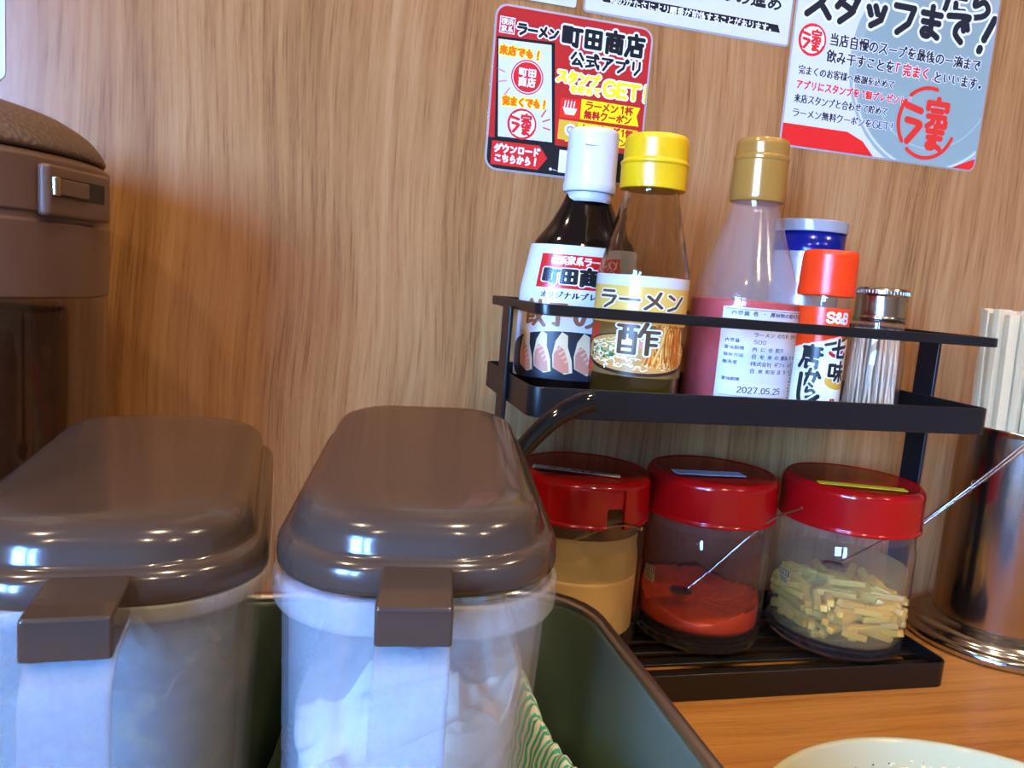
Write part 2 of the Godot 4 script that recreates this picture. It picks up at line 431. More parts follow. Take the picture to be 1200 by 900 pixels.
func poly(img: Image, pts: PackedVector2Array, c: Color) -> void:
	var lo := pts[0]
	var hi := pts[0]
	for p in pts:
		lo = lo.min(p)
		hi = hi.max(p)
	for y in range(maxi(0, int(lo.y)), mini(img.get_height(), int(hi.y) + 1)):
		var xs := []
		for i in pts.size():
			var a := pts[i]
			var b := pts[(i + 1) % pts.size()]
			if (a.y <= y + 0.5) != (b.y <= y + 0.5):
				xs.append(a.x + (y + 0.5 - a.y) / (b.y - a.y) * (b.x - a.x))
		xs.sort()
		for i in range(0, xs.size() - 1, 2):
			img.fill_rect(Rect2i(int(round(xs[i])), y, int(round(xs[i + 1])) - int(round(xs[i])), 1), c)

func oval(img: Image, x: float, y: float, rx: float, ry: float, c: Color) -> void:
	var p := PackedVector2Array()
	for i in 40:
		p.append(Vector2(x + rx * cos(TAU * i / 40), y + ry * sin(TAU * i / 40)))
	poly(img, p, c)

func arc_line(img: Image, x: float, y: float, r: float, t0: float, t1: float, w: float, c: Color) -> void:
	var p := []
	for i in 33:
		var t := t0 + (t1 - t0) * i / 32.0
		p.append(Vector2(x + r * cos(t), y + r * sin(t)))
	stroke(img, p, w, c)

# text with its top left at (x, y), s pixels high; squash narrows it; lean turns the whole line; down writes in a column
func write(img: Image, text: String, x: float, y: float, s: float, pen: float, c: Color, halo := 0.0, halo_color := Color.WHITE, squash := 1.0, lean := 0.0, down := false, slant := 0.0) -> void:
	for pass_no in 2:
		if pass_no == 0 and halo <= 0:
			continue
		var at := Vector2.ZERO
		for ch in text:
			if PEN.has(ch):
				for one in PEN[ch].split(";"):
					var pts := []
					for q in one.split(" "):
						var xy = q.split(",")
						var g := Vector2(float(xy[0]), float(xy[1])) / 20.0
						if down and ch == "ー":
							g = Vector2(g.y, g.x)
						g.x += (0.5 - g.y) * slant
						pts.append(at + Vector2(g.x * squash, g.y) * s)
					var code := ch.unicode_at(0)
					if code >= 0x3041 and code <= 0x3096 and pts.size() > 2 or ch in "SGB025&":
						pts = curve(pts, 5)
					for i in pts.size():
						pts[i] = Vector2(x, y) + pts[i].rotated(lean)
					stroke(img, pts, pen + (2.0 * halo if pass_no == 0 else 0.0), halo_color if pass_no == 0 else c)
			var step := s * 1.06 if PEN.has(ch) and ch.unicode_at(0) > 255 else s * 0.82
			if ch == "!" or ch == ".":
				step = s * 0.5
			if ch == " ":
				step = s * 0.5
			at += Vector2(0, s * 1.05) if down else Vector2(step * squash, 0)

func paper(w: int, h: int, c: Color) -> Image:
	var img := Image.create(w, h, false, Image.FORMAT_RGBA8)
	img.fill(c)
	return img

func stamp_mark(img: Image, x: float, y: float, r: float, red: Color, text: String) -> void:
	disc(img, x, y, r, red)
	arc_line(img, x, y, r * 1.12, 0, TAU, r * 0.07, red)
	var s := r * 0.62
	for i in text.length():
		write(img, text[i], x - s * 1.02 + (i % 2) * s * 1.06, y - s * 1.02 + (i / 2) * s * 1.06, s, s * 0.17, rgb(220, 224, 224))

func bowl_mark(img: Image, x: float, y: float, r: float, red: Color) -> void:
	# ring with broken strokes round the brush-written word
	arc_line(img, x, y, r, 0.35, 2.2, r * 0.11, red)
	arc_line(img, x, y, r, 2.5, 3.7, r * 0.12, red)
	arc_line(img, x, y, r, 3.95, 4.9, r * 0.11, red)
	write(img, "完", x - r * 0.12, y - r * 0.72, r * 0.84, r * 0.17, red)
	write(img, "ま", x - r * 0.05, y + r * 0.02, r * 0.74, r * 0.17, red)
	stroke(img, [Vector2(x - r * 0.76, y - r * 0.42), Vector2(x - r * 0.28, y - r * 0.32)], r * 0.2, red)
	stroke(img, curve([Vector2(x - r * 0.7, y - r * 0.02), Vector2(x - r * 0.26, y + r * 0.06), Vector2(x - r * 0.4, y + r * 0.3), Vector2(x - r * 0.62, y + r * 0.58)], 5), r * 0.2, red)

func app_poster() -> Image:
	var w := 1000.0
	var h := 954.0
	var red := rgb(178, 44, 40)
	var ink := rgb(30, 34, 36)
	var yellow := rgb(252, 222, 30)
	var img := paper(1000, 954, red)
	img.fill_rect(Rect2i(0, 772, 1000, 182), ink)
	# white phone screen on the left with its dark edge
	poly(img, PackedVector2Array([Vector2(8, 180), Vector2(372, 165), Vector2(428, 775), Vector2(40, 775)]), ink)
	poly(img, PackedVector2Array([Vector2(18, 195), Vector2(352, 183), Vector2(408, 758), Vector2(60, 762)]), rgb(208, 214, 216))
	img.fill_rect(Rect2i(18, 62, 96, 96), rgb(220, 224, 224))
	img.fill_rect(Rect2i(24, 68, 84, 84), red)
	write(img, "横浜", 27, 70, 37, 5, rgb(220, 224, 224))
	write(img, "家系", 27, 112, 37, 5, rgb(220, 224, 224))
	write(img, "ラーメン", 128, 82, 68, 15, ink, 9, rgb(220, 224, 224), 0.93)
	write(img, "町田商店", 412, 46, 132, 25, ink, 12, rgb(220, 224, 224), 1.0)
	write(img, "公式アプリ", 478, 196, 88, 15, ink, 11, rgb(220, 224, 224), 1.06)
	write(img, "来店でも!", 30, 226, 52, 11, rgb(240, 110, 20), 6, rgb(255, 230, 60), 0.98, 0.02)
	stamp_mark(img, 215, 392, 88, rgb(214, 44, 44), "町田商店")
	for q in [[70, 380, 30, 366], [84, 430, 36, 440], [110, 470, 76, 520]]:
		stroke(img, [Vector2(q[0], q[1]), Vector2(q[2], q[3])], 8, rgb(214, 130, 150))
	write(img, "完まくでも!", 70, 520, 52, 11, rgb(240, 110, 20), 6, rgb(255, 230, 60), 0.88, -0.02)
	disc(img, 205, 672, 92, rgb(214, 44, 44))
	disc(img, 205, 672, 82, rgb(220, 224, 224))
	bowl_mark(img, 205, 672, 84, rgb(214, 44, 44))
	for q in [[326, 612, 350, 570], [338, 640, 380, 622], [344, 676, 386, 684]]:
		stroke(img, [Vector2(q[0], q[1]), Vector2(q[2], q[3])], 8, rgb(214, 80, 90))
	write(img, "スタンプ", 402, 318, 70, 17, yellow, 9, rgb(255, 236, 214), 0.97)
	write(img, "を貯めて", 494, 396, 48, 10, yellow, 7, rgb(255, 236, 214), 1.0)
	write(img, "GET!", 706, 338, 100, 21, yellow, 10, rgb(255, 236, 214), 0.98)
	img.fill_rect(Rect2i(440, 480, 130, 120), rgb(230, 50, 36))
	poly(img, PackedVector2Array([Vector2(456, 536), Vector2(554, 536), Vector2(536, 578), Vector2(476, 578)]), rgb(220, 224, 224))
	for i in 4:
		stroke(img, [Vector2(472 + i * 20, 496), Vector2(468 + i * 20, 532)], 7, rgb(220, 224, 224))
	poly(img, PackedVector2Array([Vector2(576, 472), Vector2(972, 476), Vector2(952, 532), Vector2(972, 592), Vector2(576, 596)]), yellow)
	write(img, "ラーメン1杯", 604, 478, 54, 9, red, 0, rgb(220, 224, 224), 0.98)
	write(img, "無料クーポン", 600, 536, 52, 9, red, 0, rgb(220, 224, 224), 0.98)
	poly(img, PackedVector2Array([Vector2(490, 612), Vector2(972, 618), Vector2(952, 672), Vector2(972, 736), Vector2(490, 740)]), yellow)
	img.fill_rect(Rect2i(440, 612, 130, 120), rgb(214, 176, 60))
	disc(img, 520, 668, 38, rgb(220, 224, 224))
	arc_line(img, 520, 668, 20, 0.3, TAU - 0.4, 9, rgb(150, 150, 150))
	write(img, "トッピング1個", 588, 620, 52, 9, red, 0, rgb(220, 224, 224), 0.94)
	write(img, "無料クーポン", 596, 680, 50, 9, red, 0, rgb(220, 224, 224), 0.98)
	poly(img, PackedVector2Array([Vector2(26, 790), Vector2(330, 788), Vector2(386, 858), Vector2(330, 934), Vector2(26, 932)]), rgb(206, 44, 40))
	write(img, "ダウンロード", 44, 806, 48, 11, rgb(220, 224, 224), 0, rgb(220, 224, 224), 0.96)
	write(img, "こちらから!", 46, 866, 48, 11, rgb(220, 224, 224), 0, rgb(220, 224, 224), 0.94)
	img.fill_rect(Rect2i(462, 796, 130, 138), rgb(225, 230, 234))
	img.fill_rect(Rect2i(700, 800, 130, 138), rgb(225, 230, 234))
	disc(img, 412, 920, 9, rgb(220, 224, 224))
	stroke(img, [Vector2(428, 922), Vector2(452, 924)], 5, rgb(180, 180, 180))
	return img

func staff_poster() -> Image:
	# 0.192 m wide, 0.20 m high; 5.2 pixels to the millimetre
	var img := paper(1000, 1042, rgb(206, 212, 214))
	var ink := rgb(38, 40, 44)
	var red := rgb(222, 44, 40)
	var py := func(v: float) -> float: return (v * 0.16 + 0.04) / 0.2 * 1042.0
	# pale green bowl behind the words
	oval(img, 720, 640, 440, 450, rgb(150, 170, 164))
	oval(img, 720, 660, 400, 400, rgb(138, 160, 154))
	arc_line(img, 720, 650, 418, 0.2, 2.9, 8, rgb(200, 210, 206))
	arc_line(img, 720, 655, 320, 0.3, 2.6, 5, rgb(160, 178, 172))
	poly(img, PackedVector2Array([Vector2(0, py.call(0.895)), Vector2(318, py.call(0.895)), Vector2(400, 985), Vector2(470, 1042), Vector2(0, 1042)]), red)
	poly(img, PackedVector2Array([Vector2(320, py.call(0.895)), Vector2(334, py.call(0.895)), Vector2(420, 985), Vector2(500, 1042), Vector2(462, 1042), Vector2(400, 985)]), rgb(206, 212, 214))
	poly(img, PackedVector2Array([Vector2(880, 1042), Vector2(1000, 990), Vector2(1000, 1042)]), red)
	write(img, "完まくし", 40, py.call(-0.03), 150, 26, red, 10, rgb(220, 224, 224), 0.86)
	write(img, "たら", 700, py.call(0.06), 140, 26, ink, 10, rgb(220, 224, 224), 0.95)
	write(img, "スタッフまで", 34, py.call(0.20), 142, 27, ink, 11, rgb(220, 224, 224), 0.93)
	write(img, "!", 872, py.call(0.20), 165, 32, ink, 11, rgb(220, 224, 224), 1.0, 0, false, 0.35)
	disc(img, 88, py.call(0.475), 66, red)
	disc(img, 88, py.call(0.475), 58, rgb(220, 224, 224))
	bowl_mark(img, 88, py.call(0.475), 58, red)
	write(img, "当店自慢のスープを最後の一滴まで", 170, py.call(0.425), 50, 5.2, ink, 4, rgb(210, 216, 218), 0.925)
	write(img, "飲み干すことを", 166, py.call(0.508), 50, 5.2, ink, 4, rgb(210, 216, 218), 0.93)
	write(img, "「完まく」", 500, py.call(0.512), 50, 6.5, red, 4, rgb(210, 216, 218), 0.93)
	write(img, "といいます。", 714, py.call(0.518), 50, 5.2, ink, 4, rgb(210, 216, 218), 0.9)
	write(img, "完まくのお客様へ感謝を込めて", 40, py.call(0.604), 36, 3.6, ink, 3, rgb(206, 212, 214), 0.9)
	write(img, "アプリにスタンプを1個プレゼント!", 38, py.call(0.674), 36, 4.4, red, 3, rgb(206, 212, 214), 0.92)
	write(img, "来店スタンプと合わせて貯めて", 36, py.call(0.744), 36, 3.6, ink, 3, rgb(206, 212, 214), 0.88)
	write(img, "ラーメン無料クーポンをGET!", 36, py.call(0.814), 36, 3.6, ink, 3, rgb(206, 212, 214), 0.95)
	bowl_mark(img, 716, py.call(0.79), 150, rgb(214, 54, 44))
	return img

func notice_poster() -> Image:
	# 0.1725 m wide, 0.1235 m high
	var img := paper(1000, 716, rgb(206, 212, 214))
	var ink := rgb(34, 38, 36)
	var s := 5797.0
	var py := func(v: float) -> float: return (v * 0.0835 + 0.04) * s
	poly(img, PackedVector2Array([Vector2(60, py.call(0.845)), Vector2(95, py.call(0.828)), Vector2(940, py.call(0.832)), Vector2(955, py.call(0.90)), Vector2(80, py.call(0.905))]), ink)
	write(img, "麺のかたさにより順番が前後することがあります。", 112, py.call(0.838), 34, 4.6, rgb(220, 224, 224), 0, rgb(220, 224, 224), 0.985)
	write(img, "硬めの進め", 560, py.call(0.58), 62, 9, ink, 0, rgb(220, 224, 224), 1.25)
	return img

func gyoza_label() -> Image:
	var img := paper(1100, 1000, rgb(206, 210, 212))
	var ink := rgb(26, 28, 30)
	var x0 := 330.0
	img.fill_rect(Rect2i(int(x0), 70, 470, 250), rgb(196, 28, 24))
	write(img, "横浜家系ラーメン", x0 + 74, 82, 62, 10, rgb(224, 226, 226), 0, ink, 0.72)
	write(img, "町田商店", x0 + 34, 166, 128, 24, ink, 8, rgb(224, 226, 226), 0.78)
	write(img, "オリジナルブレンド", x0 + 40, 345, 48, 5.5, ink, 0, ink, 0.86)
	write(img, "餃子のたれ", x0 - 58, 420, 190, 24, rgb(136, 92, 66), 5, rgb(214, 204, 194), 0.72)
	# dark plate with five fried dumplings
	oval(img, 560, 850, 460, 215, rgb(38, 42, 50))
	for i in 5:
		var cx := 300.0 + i * 112.0
		var p := PackedVector2Array()
		for q in [[-44, 120], [-52, 30], [-40, -80], [-10, -150], [22, -126], [26, -40], [52, 60], [60, 150], [20, 166]]:
			p.append(Vector2(cx + q[0], 790 + q[1]))
		poly(img, p, rgb(222, 196, 152))
		var b := PackedVector2Array()
		for q in [[-40, 112], [-44, 14], [-22, -54], [8, -26], [34, 68], [44, 146], [10, 152]]:
			b.append(Vector2(cx + q[0], 796 + q[1]))
		poly(img, b, rgb(204, 128, 98))
		for j in 4:
			stroke(img, [Vector2(cx - 30 + j * 16, 776 + j * 30), Vector2(cx - 6 + j * 12, 750 + j * 32)], 9, rgb(226, 172, 138))
	return img

func vinegar_label() -> Image:
	var img := paper(1000, 900, rgb(224, 182, 84))
	var ink := rgb(92, 66, 40)
	img.fill_rect(Rect2i(0, 0, 1000, 96), rgb(210, 210, 206))
	img.fill_rect(Rect2i(0, 430, 1000, 470), rgb(120, 92, 48))
	poly(img, PackedVector2Array([Vector2(0, 500), Vector2(220, 440), Vector2(160, 900), Vector2(0, 900)]), rgb(196, 60, 40))
	oval(img, 520, 700, 470, 190, rgb(54, 34, 26))
	oval(img, 520, 690, 440, 170, rgb(206, 150, 80))
	var g := RandomNumberGenerator.new()
	g.seed = 5
	for i in 170:
		var t := g.randf() * TAU
		var r := sqrt(g.randf())
		var p := Vector2(520 + cos(t) * r * 410, 690 + sin(t) * r * 150)
		var q := p + Vector2(g.randf_range(-60, 60), g.randf_range(-30, 30))
		stroke(img, curve([p, p.lerp(q, 0.5) + Vector2(g.randf_range(-18, 18), g.randf_range(-18, 18)), q], 4), 8, [rgb(244, 226, 170), rgb(236, 200, 120), rgb(250, 240, 210)][i % 3])
	for i in 40:
		disc(img, 150 + g.randf() * 200, 650 + g.randf() * 110, 6 + g.randf() * 10, [rgb(52, 96, 50), rgb(236, 240, 226), rgb(90, 130, 70)][i % 3])
	oval(img, 470, 610, 100, 40, rgb(230, 150, 120))
	for i in 90:
		var a := Vector2(700 + g.randf_range(-80, 150), 420 + g.randf() * 60)
		stroke(img, curve([a, a + Vector2(g.randf_range(-30, 30), 130), a + Vector2(g.randf_range(-70, 40), 330)], 5), 12, [rgb(206, 116, 34), rgb(226, 150, 56), rgb(242, 196, 110), rgb(180, 88, 28)][i % 4])
	write(img, "ラーメン", 190, 124, 180, 24, ink, 12, rgb(226, 220, 204), 0.84)
	write(img, "酢", 360, 420, 280, 30, ink, 13, rgb(236, 240, 240), 1.0)
	return img

func sauce_label() -> Image:
	var img := paper(700, 900, rgb(206, 206, 208))
	var ink := rgb(70, 74, 84)
	for i in 2:
		stroke(img, [Vector2(20, 18 + i * 862), Vector2(680, 18 + i * 862)], 4, ink)
	write(img, "内容量 名 ・ 原材料の国内方法", 60, 30, 40, 6, ink, 0, rgb(220, 224, 224), 1.0)
	var y := 150.0
	for row in [["原材料名", "食 なたれ 国内 合食"], ["", "ラーメン のたれ 合わせ 食来"], ["内容量", "500"], ["賞味期限", "内 に 合 前方"], ["保存方法", "自 を 来 の 最後 方 存"], ["販売者", "株式会社 ギフト ルダ"], ["", "自 来 町田 店 方 1 2 5 7"]]:
		write(img, row[0], 36, y, 36, 4.6, ink, 0, rgb(220, 224, 224), 0.92)
		write(img, row[1], 230, y, 40, 4.8, ink, 0, rgb(220, 224, 224), 0.95)
		y += 66.0
	write(img, "賞味期限", 40, 636, 32, 4.4, ink, 0, rgb(220, 224, 224), 0.95)
	img.fill_rect(Rect2i(34, 680, 520, 120), rgb(214, 214, 212))
	write(img, "2027.05.25", 150, 712, 64, 7, rgb(52, 54, 60), 0, rgb(220, 224, 224), 0.72)
	stroke(img, [Vector2(34, 806), Vector2(560, 806)], 3, ink)
	write(img, "プラ", 60, 826, 46, 7, ink)
	for i in 9:
		img.fill_rect(Rect2i(590 + (i * 37) % 26, 560 + i * 30, 14 + (i * 53) % 40, 12), ink)
	return img

func pepper_label() -> Image:
	var img := paper(800, 1100, rgb(236, 230, 220))
	var ink := rgb(30, 34, 36)
	var orange := rgb(236, 66, 18)
	for i in 30:
		var y := 330 + i * 26
		stroke(img, [Vector2(0, y + 40), Vector2(200, y), Vector2(420, y + 44), Vector2(640, y + 4), Vector2(800, y + 36)], 3, rgb(222, 206, 178))
	img.fill_rect(Rect2i(0, 0, 800, 300), orange)
	poly(img, PackedVector2Array([Vector2(0, 300), Vector2(0, 620), Vector2(90, 420), Vector2(430, 322), Vector2(800, 180), Vector2(800, 300)]), orange)
	stroke(img, curve([Vector2(120, 470), Vector2(430, 336), Vector2(800, 196)], 8), 16, rgb(220, 224, 224))
	stroke(img, curve([Vector2(440, 366), Vector2(640, 310), Vector2(800, 230)], 8), 30, rgb(40, 66, 40))
	oval(img, 640, 720, 170, 90, rgb(216, 168, 60))
	write(img, "S&B", 400, 40, 112, 26, rgb(220, 224, 224), 0, rgb(220, 224, 224), 0.95)
	arc_line(img, 560, 380, 90, 0.3, 2.4, 34, rgb(206, 30, 30))
	write(img, "七味", 500, 300, 210, 34, ink, 14, rgb(220, 224, 224), 1.0, 0, true)
	write(img, "唐", 200, 380, 230, 36, ink, 16, rgb(220, 224, 224), 1.0, 0.05)
	write(img, "か", 250, 610, 190, 34, ink, 16, rgb(220, 224, 224), 1.0)
	write(img, "ら", 270, 760, 150, 30, ink, 16, rgb(220, 224, 224), 1.0)
	write(img, "し", 120, 640, 380, 46, ink, 18, rgb(220, 224, 224), 1.0)
	img.fill_rect(Rect2i(560, 900, 60, 150), rgb(206, 50, 40))
	write(img, "七味", 568, 910, 44, 7, rgb(240, 220, 200), 0, rgb(220, 224, 224), 1.0, 0, true)
	return img

# ---------------------------------------------------------------- the scene
func _ready() -> void:
	camera_and_light()
	materials()
	room()
	bin_and_cloth()
	rack()
	boxes()
	dispenser()
	bottles()
	jars()
	holder()
	posters()
	bowl()
	small_things()

func camera_and_light() -> void:
	var cam := Camera3D.new()
	cam.name = "camera"
	add_child(cam)
	cam.fov = 53.13
	cam.near = 0.02
	cam.position = Vector3(0, 0.27, 0)
	cam.rotation_order = EULER_ORDER_YXZ
	cam.rotation_degrees = Vector3(-7.585, -14.18, 4.748)
	cam.current = true
	var sky_m := ProceduralSkyMaterial.new()
	sky_m.sky_top_color = rgb(84, 144, 236)
	sky_m.sky_horizon_color = rgb(138, 184, 242)
	sky_m.ground_horizon_color = rgb(150, 156, 160)
	sky_m.ground_bottom_color = rgb(110, 110, 110)
	sky_m.sky_energy_multiplier = 24.0
	sky_m.ground_energy_multiplier = 10.0
	var e := Environment.new()
	e.background_mode = Environment.BG_SKY
	e.sky = Sky.new()
	e.sky.sky_material = sky_m
	e.tonemap_mode = Environment.TONE_MAPPER_LINEAR
	e.tonemap_exposure = 0.08
	e.sdfgi_enabled = true
	e.ssao_enabled = true
	e.ssil_enabled = true
	var we := WorldEnvironment.new()
	we.name = "surroundings"
	we.environment = e
	add_child(we)

func materials() -> void:
	var g := Gradient.new()
	g.offsets = PackedFloat32Array([0.0, 0.3, 0.5, 0.7, 1.0])
	g.colors = PackedColorArray([rgb(126, 84, 46), rgb(150, 105, 61), rgb(162, 115, 69), rgb(170, 124, 78), rgb(182, 138, 92)])
	var wall := mat("timber wall", Color.WHITE, 0.22)
	wall.albedo_texture = veneer(2048, 512, false, g, 3)
	wall.uv1_triplanar = true
	wall.uv1_world_triplanar = true
	wall.uv1_scale = Vector3(1 / 1.25, 1 / 1.1, 1 / 1.25)
	wall.uv1_offset = Vector3(0.36, 0.1, 0)
	var t := Gradient.new()
	t.offsets = PackedFloat32Array([0.0, 0.3, 0.5, 0.7, 1.0])
	t.colors = PackedColorArray([rgb(136, 86, 38), rgb(160, 107, 50), rgb(172, 118, 58), rgb(181, 127, 66), rgb(194, 142, 80)])
	var top := mat("timber table", Color.WHITE, 0.32)
	top.albedo_texture = veneer(512, 1024, true, t, 21)
	top.uv1_triplanar = true
	top.uv1_world_triplanar = true
	top.uv1_scale = Vector3(1 / 0.9, 1 / 0.5, 1 / 0.5)
	mat("plaster", rgb(206, 200, 190), 0.9)
	mat("ceiling paint", rgb(210, 206, 198), 0.9)
	mat("floor tile", rgb(92, 84, 76), 0.6)
	mat("frame dark", rgb(50, 48, 46), 0.5)
	clear("window glass", rgb(255, 255, 255, 0.04), 0.02)
	mat("black enamel", rgb(20, 19, 19), 0.28)
	var lid := mat("brown lid", rgb(66, 54, 45), 0.18)
	lid.clearcoat_enabled = true
	lid.clearcoat = 0.3
	lid.clearcoat_roughness = 0.05
	clear("milky plastic", rgb(212, 218, 222, 0.2), 0.3)
	clear("milky rim", rgb(216, 220, 222, 0.22), 0.3)
	clear("milky handle", rgb(164, 172, 178, 0.38), 0.3)
	mat("steel", rgb(196, 196, 192), 0.16, 1.0)
	mat("steel satin", rgb(130, 146, 130), 0.45, 0.75)
	mat("steel rim", rgb(190, 186, 180), 0.3, 1.0)
	mat("red lid", rgb(158, 10, 12), 0.14)
	clear("jar glass", rgb(255, 255, 255, 0.015), 0.02)
	liquid("base glass", rgb(226, 224, 216, 0.0), 0.05)
	liquid("bottle glass", rgb(244, 246, 244, 0.0), 0.05)
	clear("bottle plastic", rgb(236, 232, 228, 0.08), 0.12)
	mat("white cap", rgb(214, 218, 220), 0.3)
	mat("yellow cap", rgb(232, 184, 20), 0.3)
	mat("gold cap", rgb(176, 130, 58), 0.2, 0.25)
	mat("soy sauce", rgb(16, 10, 8), 0.08)
	mat("red sauce", rgb(186, 16, 20), 0.3)
	mat("orange cap", rgb(240, 60, 16), 0.3)
	mat("chopstick wood", rgb(222, 190, 138), 0.7)
	mat("toothpick wood", rgb(222, 192, 152), 0.7)
	mat("ivory glaze", rgb(176, 172, 130), 0.15)
	mat("garlic", rgb(216, 180, 112), 0.6)
	mat("chili", rgb(180, 50, 6), 0.3)
	mat("ginger", rgb(222, 178, 70), 0.4)

func room() -> void:
	var x0 := -2.4
	var x1 := 2.8
	var z1 := 3.0
	var y0 := -0.75
	var y1 := 1.75
	struct("wall_back", Vector3(x1 - x0 + 0.2, y1 - y0 + 0.2, 0.1), Vector3((x0 + x1) / 2, (y0 + y1) / 2, WALL - 0.05), M["timber wall"], "timber veneer wall with upright grain behind the counter")
	# left wall with a second window
	var lz0 := 1.7
	var lz1 := 2.9
	var wl := struct("wall_left", Vector3(0.1, 0.2 - y0, z1 - WALL), Vector3(x0 - 0.05, (y0 + 0.2) / 2, (WALL + z1) / 2), M["plaster"])
	part("wall_panel", block(Vector3(0.1, y1 - 1.6, z1 - WALL), 0.001, 0.0005), M["plaster"], wl, Vector3(0, (y1 + 1.6) / 2 - wl.position.y, 0))
	part("wall_panel", block(Vector3(0.1, 1.4, lz0 - WALL), 0.001, 0.0005), M["plaster"], wl, Vector3(0, 0.9 - wl.position.y, (WALL + lz0) / 2 - wl.position.z))
	part("wall_panel", block(Vector3(0.1, 1.4, z1 - lz1), 0.001, 0.0005), M["plaster"], wl, Vector3(0, 0.9 - wl.position.y, (z1 + lz1) / 2 - wl.position.z))
	var w2 := struct("window_2", Vector3(0.006, 1.4, lz1 - lz0), Vector3(x0 - 0.05, 0.9, (lz0 + lz1) / 2), M["window glass"])
	for i in 2:
		part("mullion", block(Vector3(0.06, 1.4, 0.05), 0.004, 0.003), M["frame dark"], w2, Vector3(0, 0, lerpf(-(lz1 - lz0) / 2 + 0.025, (lz1 - lz0) / 2 - 0.025, i)))
	struct("wall_right", Vector3(0.1, y1 - y0 + 0.2, z1 - WALL), Vector3(x1 + 0.05, (y0 + y1) / 2, (WALL + z1) / 2), M["plaster"])
	struct("ceiling", Vector3(x1 - x0 + 0.2, 0.1, z1 - WALL + 0.2), Vector3((x0 + x1) / 2, y1 + 0.05, (WALL + z1) / 2), M["ceiling paint"])
	struct("floor", Vector3(x1 - x0 + 0.2, 0.1, z1 - WALL + 0.2), Vector3((x0 + x1) / 2, y0 - 0.05, (WALL + z1) / 2), M["floor tile"])
	# shop front: wall with a wide window
	var wx0 := -2.35
	var wx1 := -1.75
	var wy0 := 0.0
	var wy1 := 1.6
	struct("wall_front", Vector3(x1 - x0 + 0.2, wy0 - y0, 0.1), Vector3((x0 + x1) / 2, (wy0 + y0) / 2, z1 + 0.05), M["plaster"])
	struct("trim_1", Vector3(x1 - x0 + 0.2, y1 - wy1, 0.1), Vector3((x0 + x1) / 2, (wy1 + y1) / 2, z1 + 0.05), M["plaster"])
	struct("trim_2", Vector3(wx0 - x0 + 0.1, wy1 - wy0, 0.1), Vector3((x0 - 0.1 + wx0) / 2, (wy0 + wy1) / 2, z1 + 0.05), M["plaster"])
	struct("trim_3", Vector3(x1 + 0.1 - wx1, wy1 - wy0, 0.1), Vector3((x1 + 0.1 + wx1) / 2, (wy0 + wy1) / 2, z1 + 0.05), M["plaster"])
	var w := struct("window_1", Vector3(wx1 - wx0, wy1 - wy0, 0.006), Vector3((wx0 + wx1) / 2, (wy0 + wy1) / 2, z1 + 0.05), M["window glass"])
	for i in 2:
		part("mullion", block(Vector3(0.05, wy1 - wy0, 0.06), 0.004, 0.003), M["frame dark"], w, Vector3(lerpf(-(wx1 - wx0) / 2 + 0.025, (wx1 - wx0) / 2 - 0.025, i), 0, 0))
	# table top along the wall
	var tb := thing("table", "long timber table top with grain running along the wall", "table", Vector3(0.3, 0, -0.21))
	part("table_top", block(Vector3(2.6, 0.035, 0.748), 0.004, 0.002), M["timber table"], tb, Vector3(0, -0.0175, 0))
	for x in [-1.2, 1.2]:
		part("leg", block(Vector3(0.06, 0.71, 0.06), 0.004, 0.002), M["frame dark"], tb, Vector3(x, -0.39, 0.1))
	# ceiling downlights
	for p in [Vector3(-0.75, y1, 0.0), Vector3(0.25, y1, 0.0), Vector3(1.25, y1, 0.0), Vector3(-0.75, y1, 1.2), Vector3(0.25, y1, 1.2), Vector3(1.25, y1, 1.2)]:
		lamp(p)

func lamp(p: Vector3) -> void:
	var o := thing("ceiling_lamp", "round warm white downlight set in the ceiling", "lamp", p, 0, "ceiling downlights")
	part("lamp_rim", lathe(fillet([Vector2(0.045, -0.004), Vector2(0.062, -0.012), Vector2(0.066, 0.0), Vector2(0.045, 0.0), Vector2(0.045, -0.004)], 0.002)), M["white cap"], o)
	var glow := mat("lamp glow", rgb(255, 226, 190), 0.6)
	glow.emission_enabled = true
	glow.emission = rgb(255, 222, 182)
	glow.emission_energy_multiplier = 60.0
	part("lamp_glow", lathe([Vector2(0, -0.003), Vector2(0.045, -0.003), Vector2(0.045, -0.001), Vector2(0, -0.001)], 24), glow, o)
	var l := SpotLight3D.new()
	l.name = "lamp_light"
	l.light_color = rgb(255, 222, 182)
	l.light_energy = 14.0
	l.light_size = 0.045
	l.spot_angle = 78
	l.spot_angle_attenuation = 0.6
	l.spot_range = 8
	l.shadow_enabled = true
	l.position = Vector3(0, -0.015, 0)
	l.rotation_degrees = Vector3(-90, 0, 0)
	o.add_child(l)

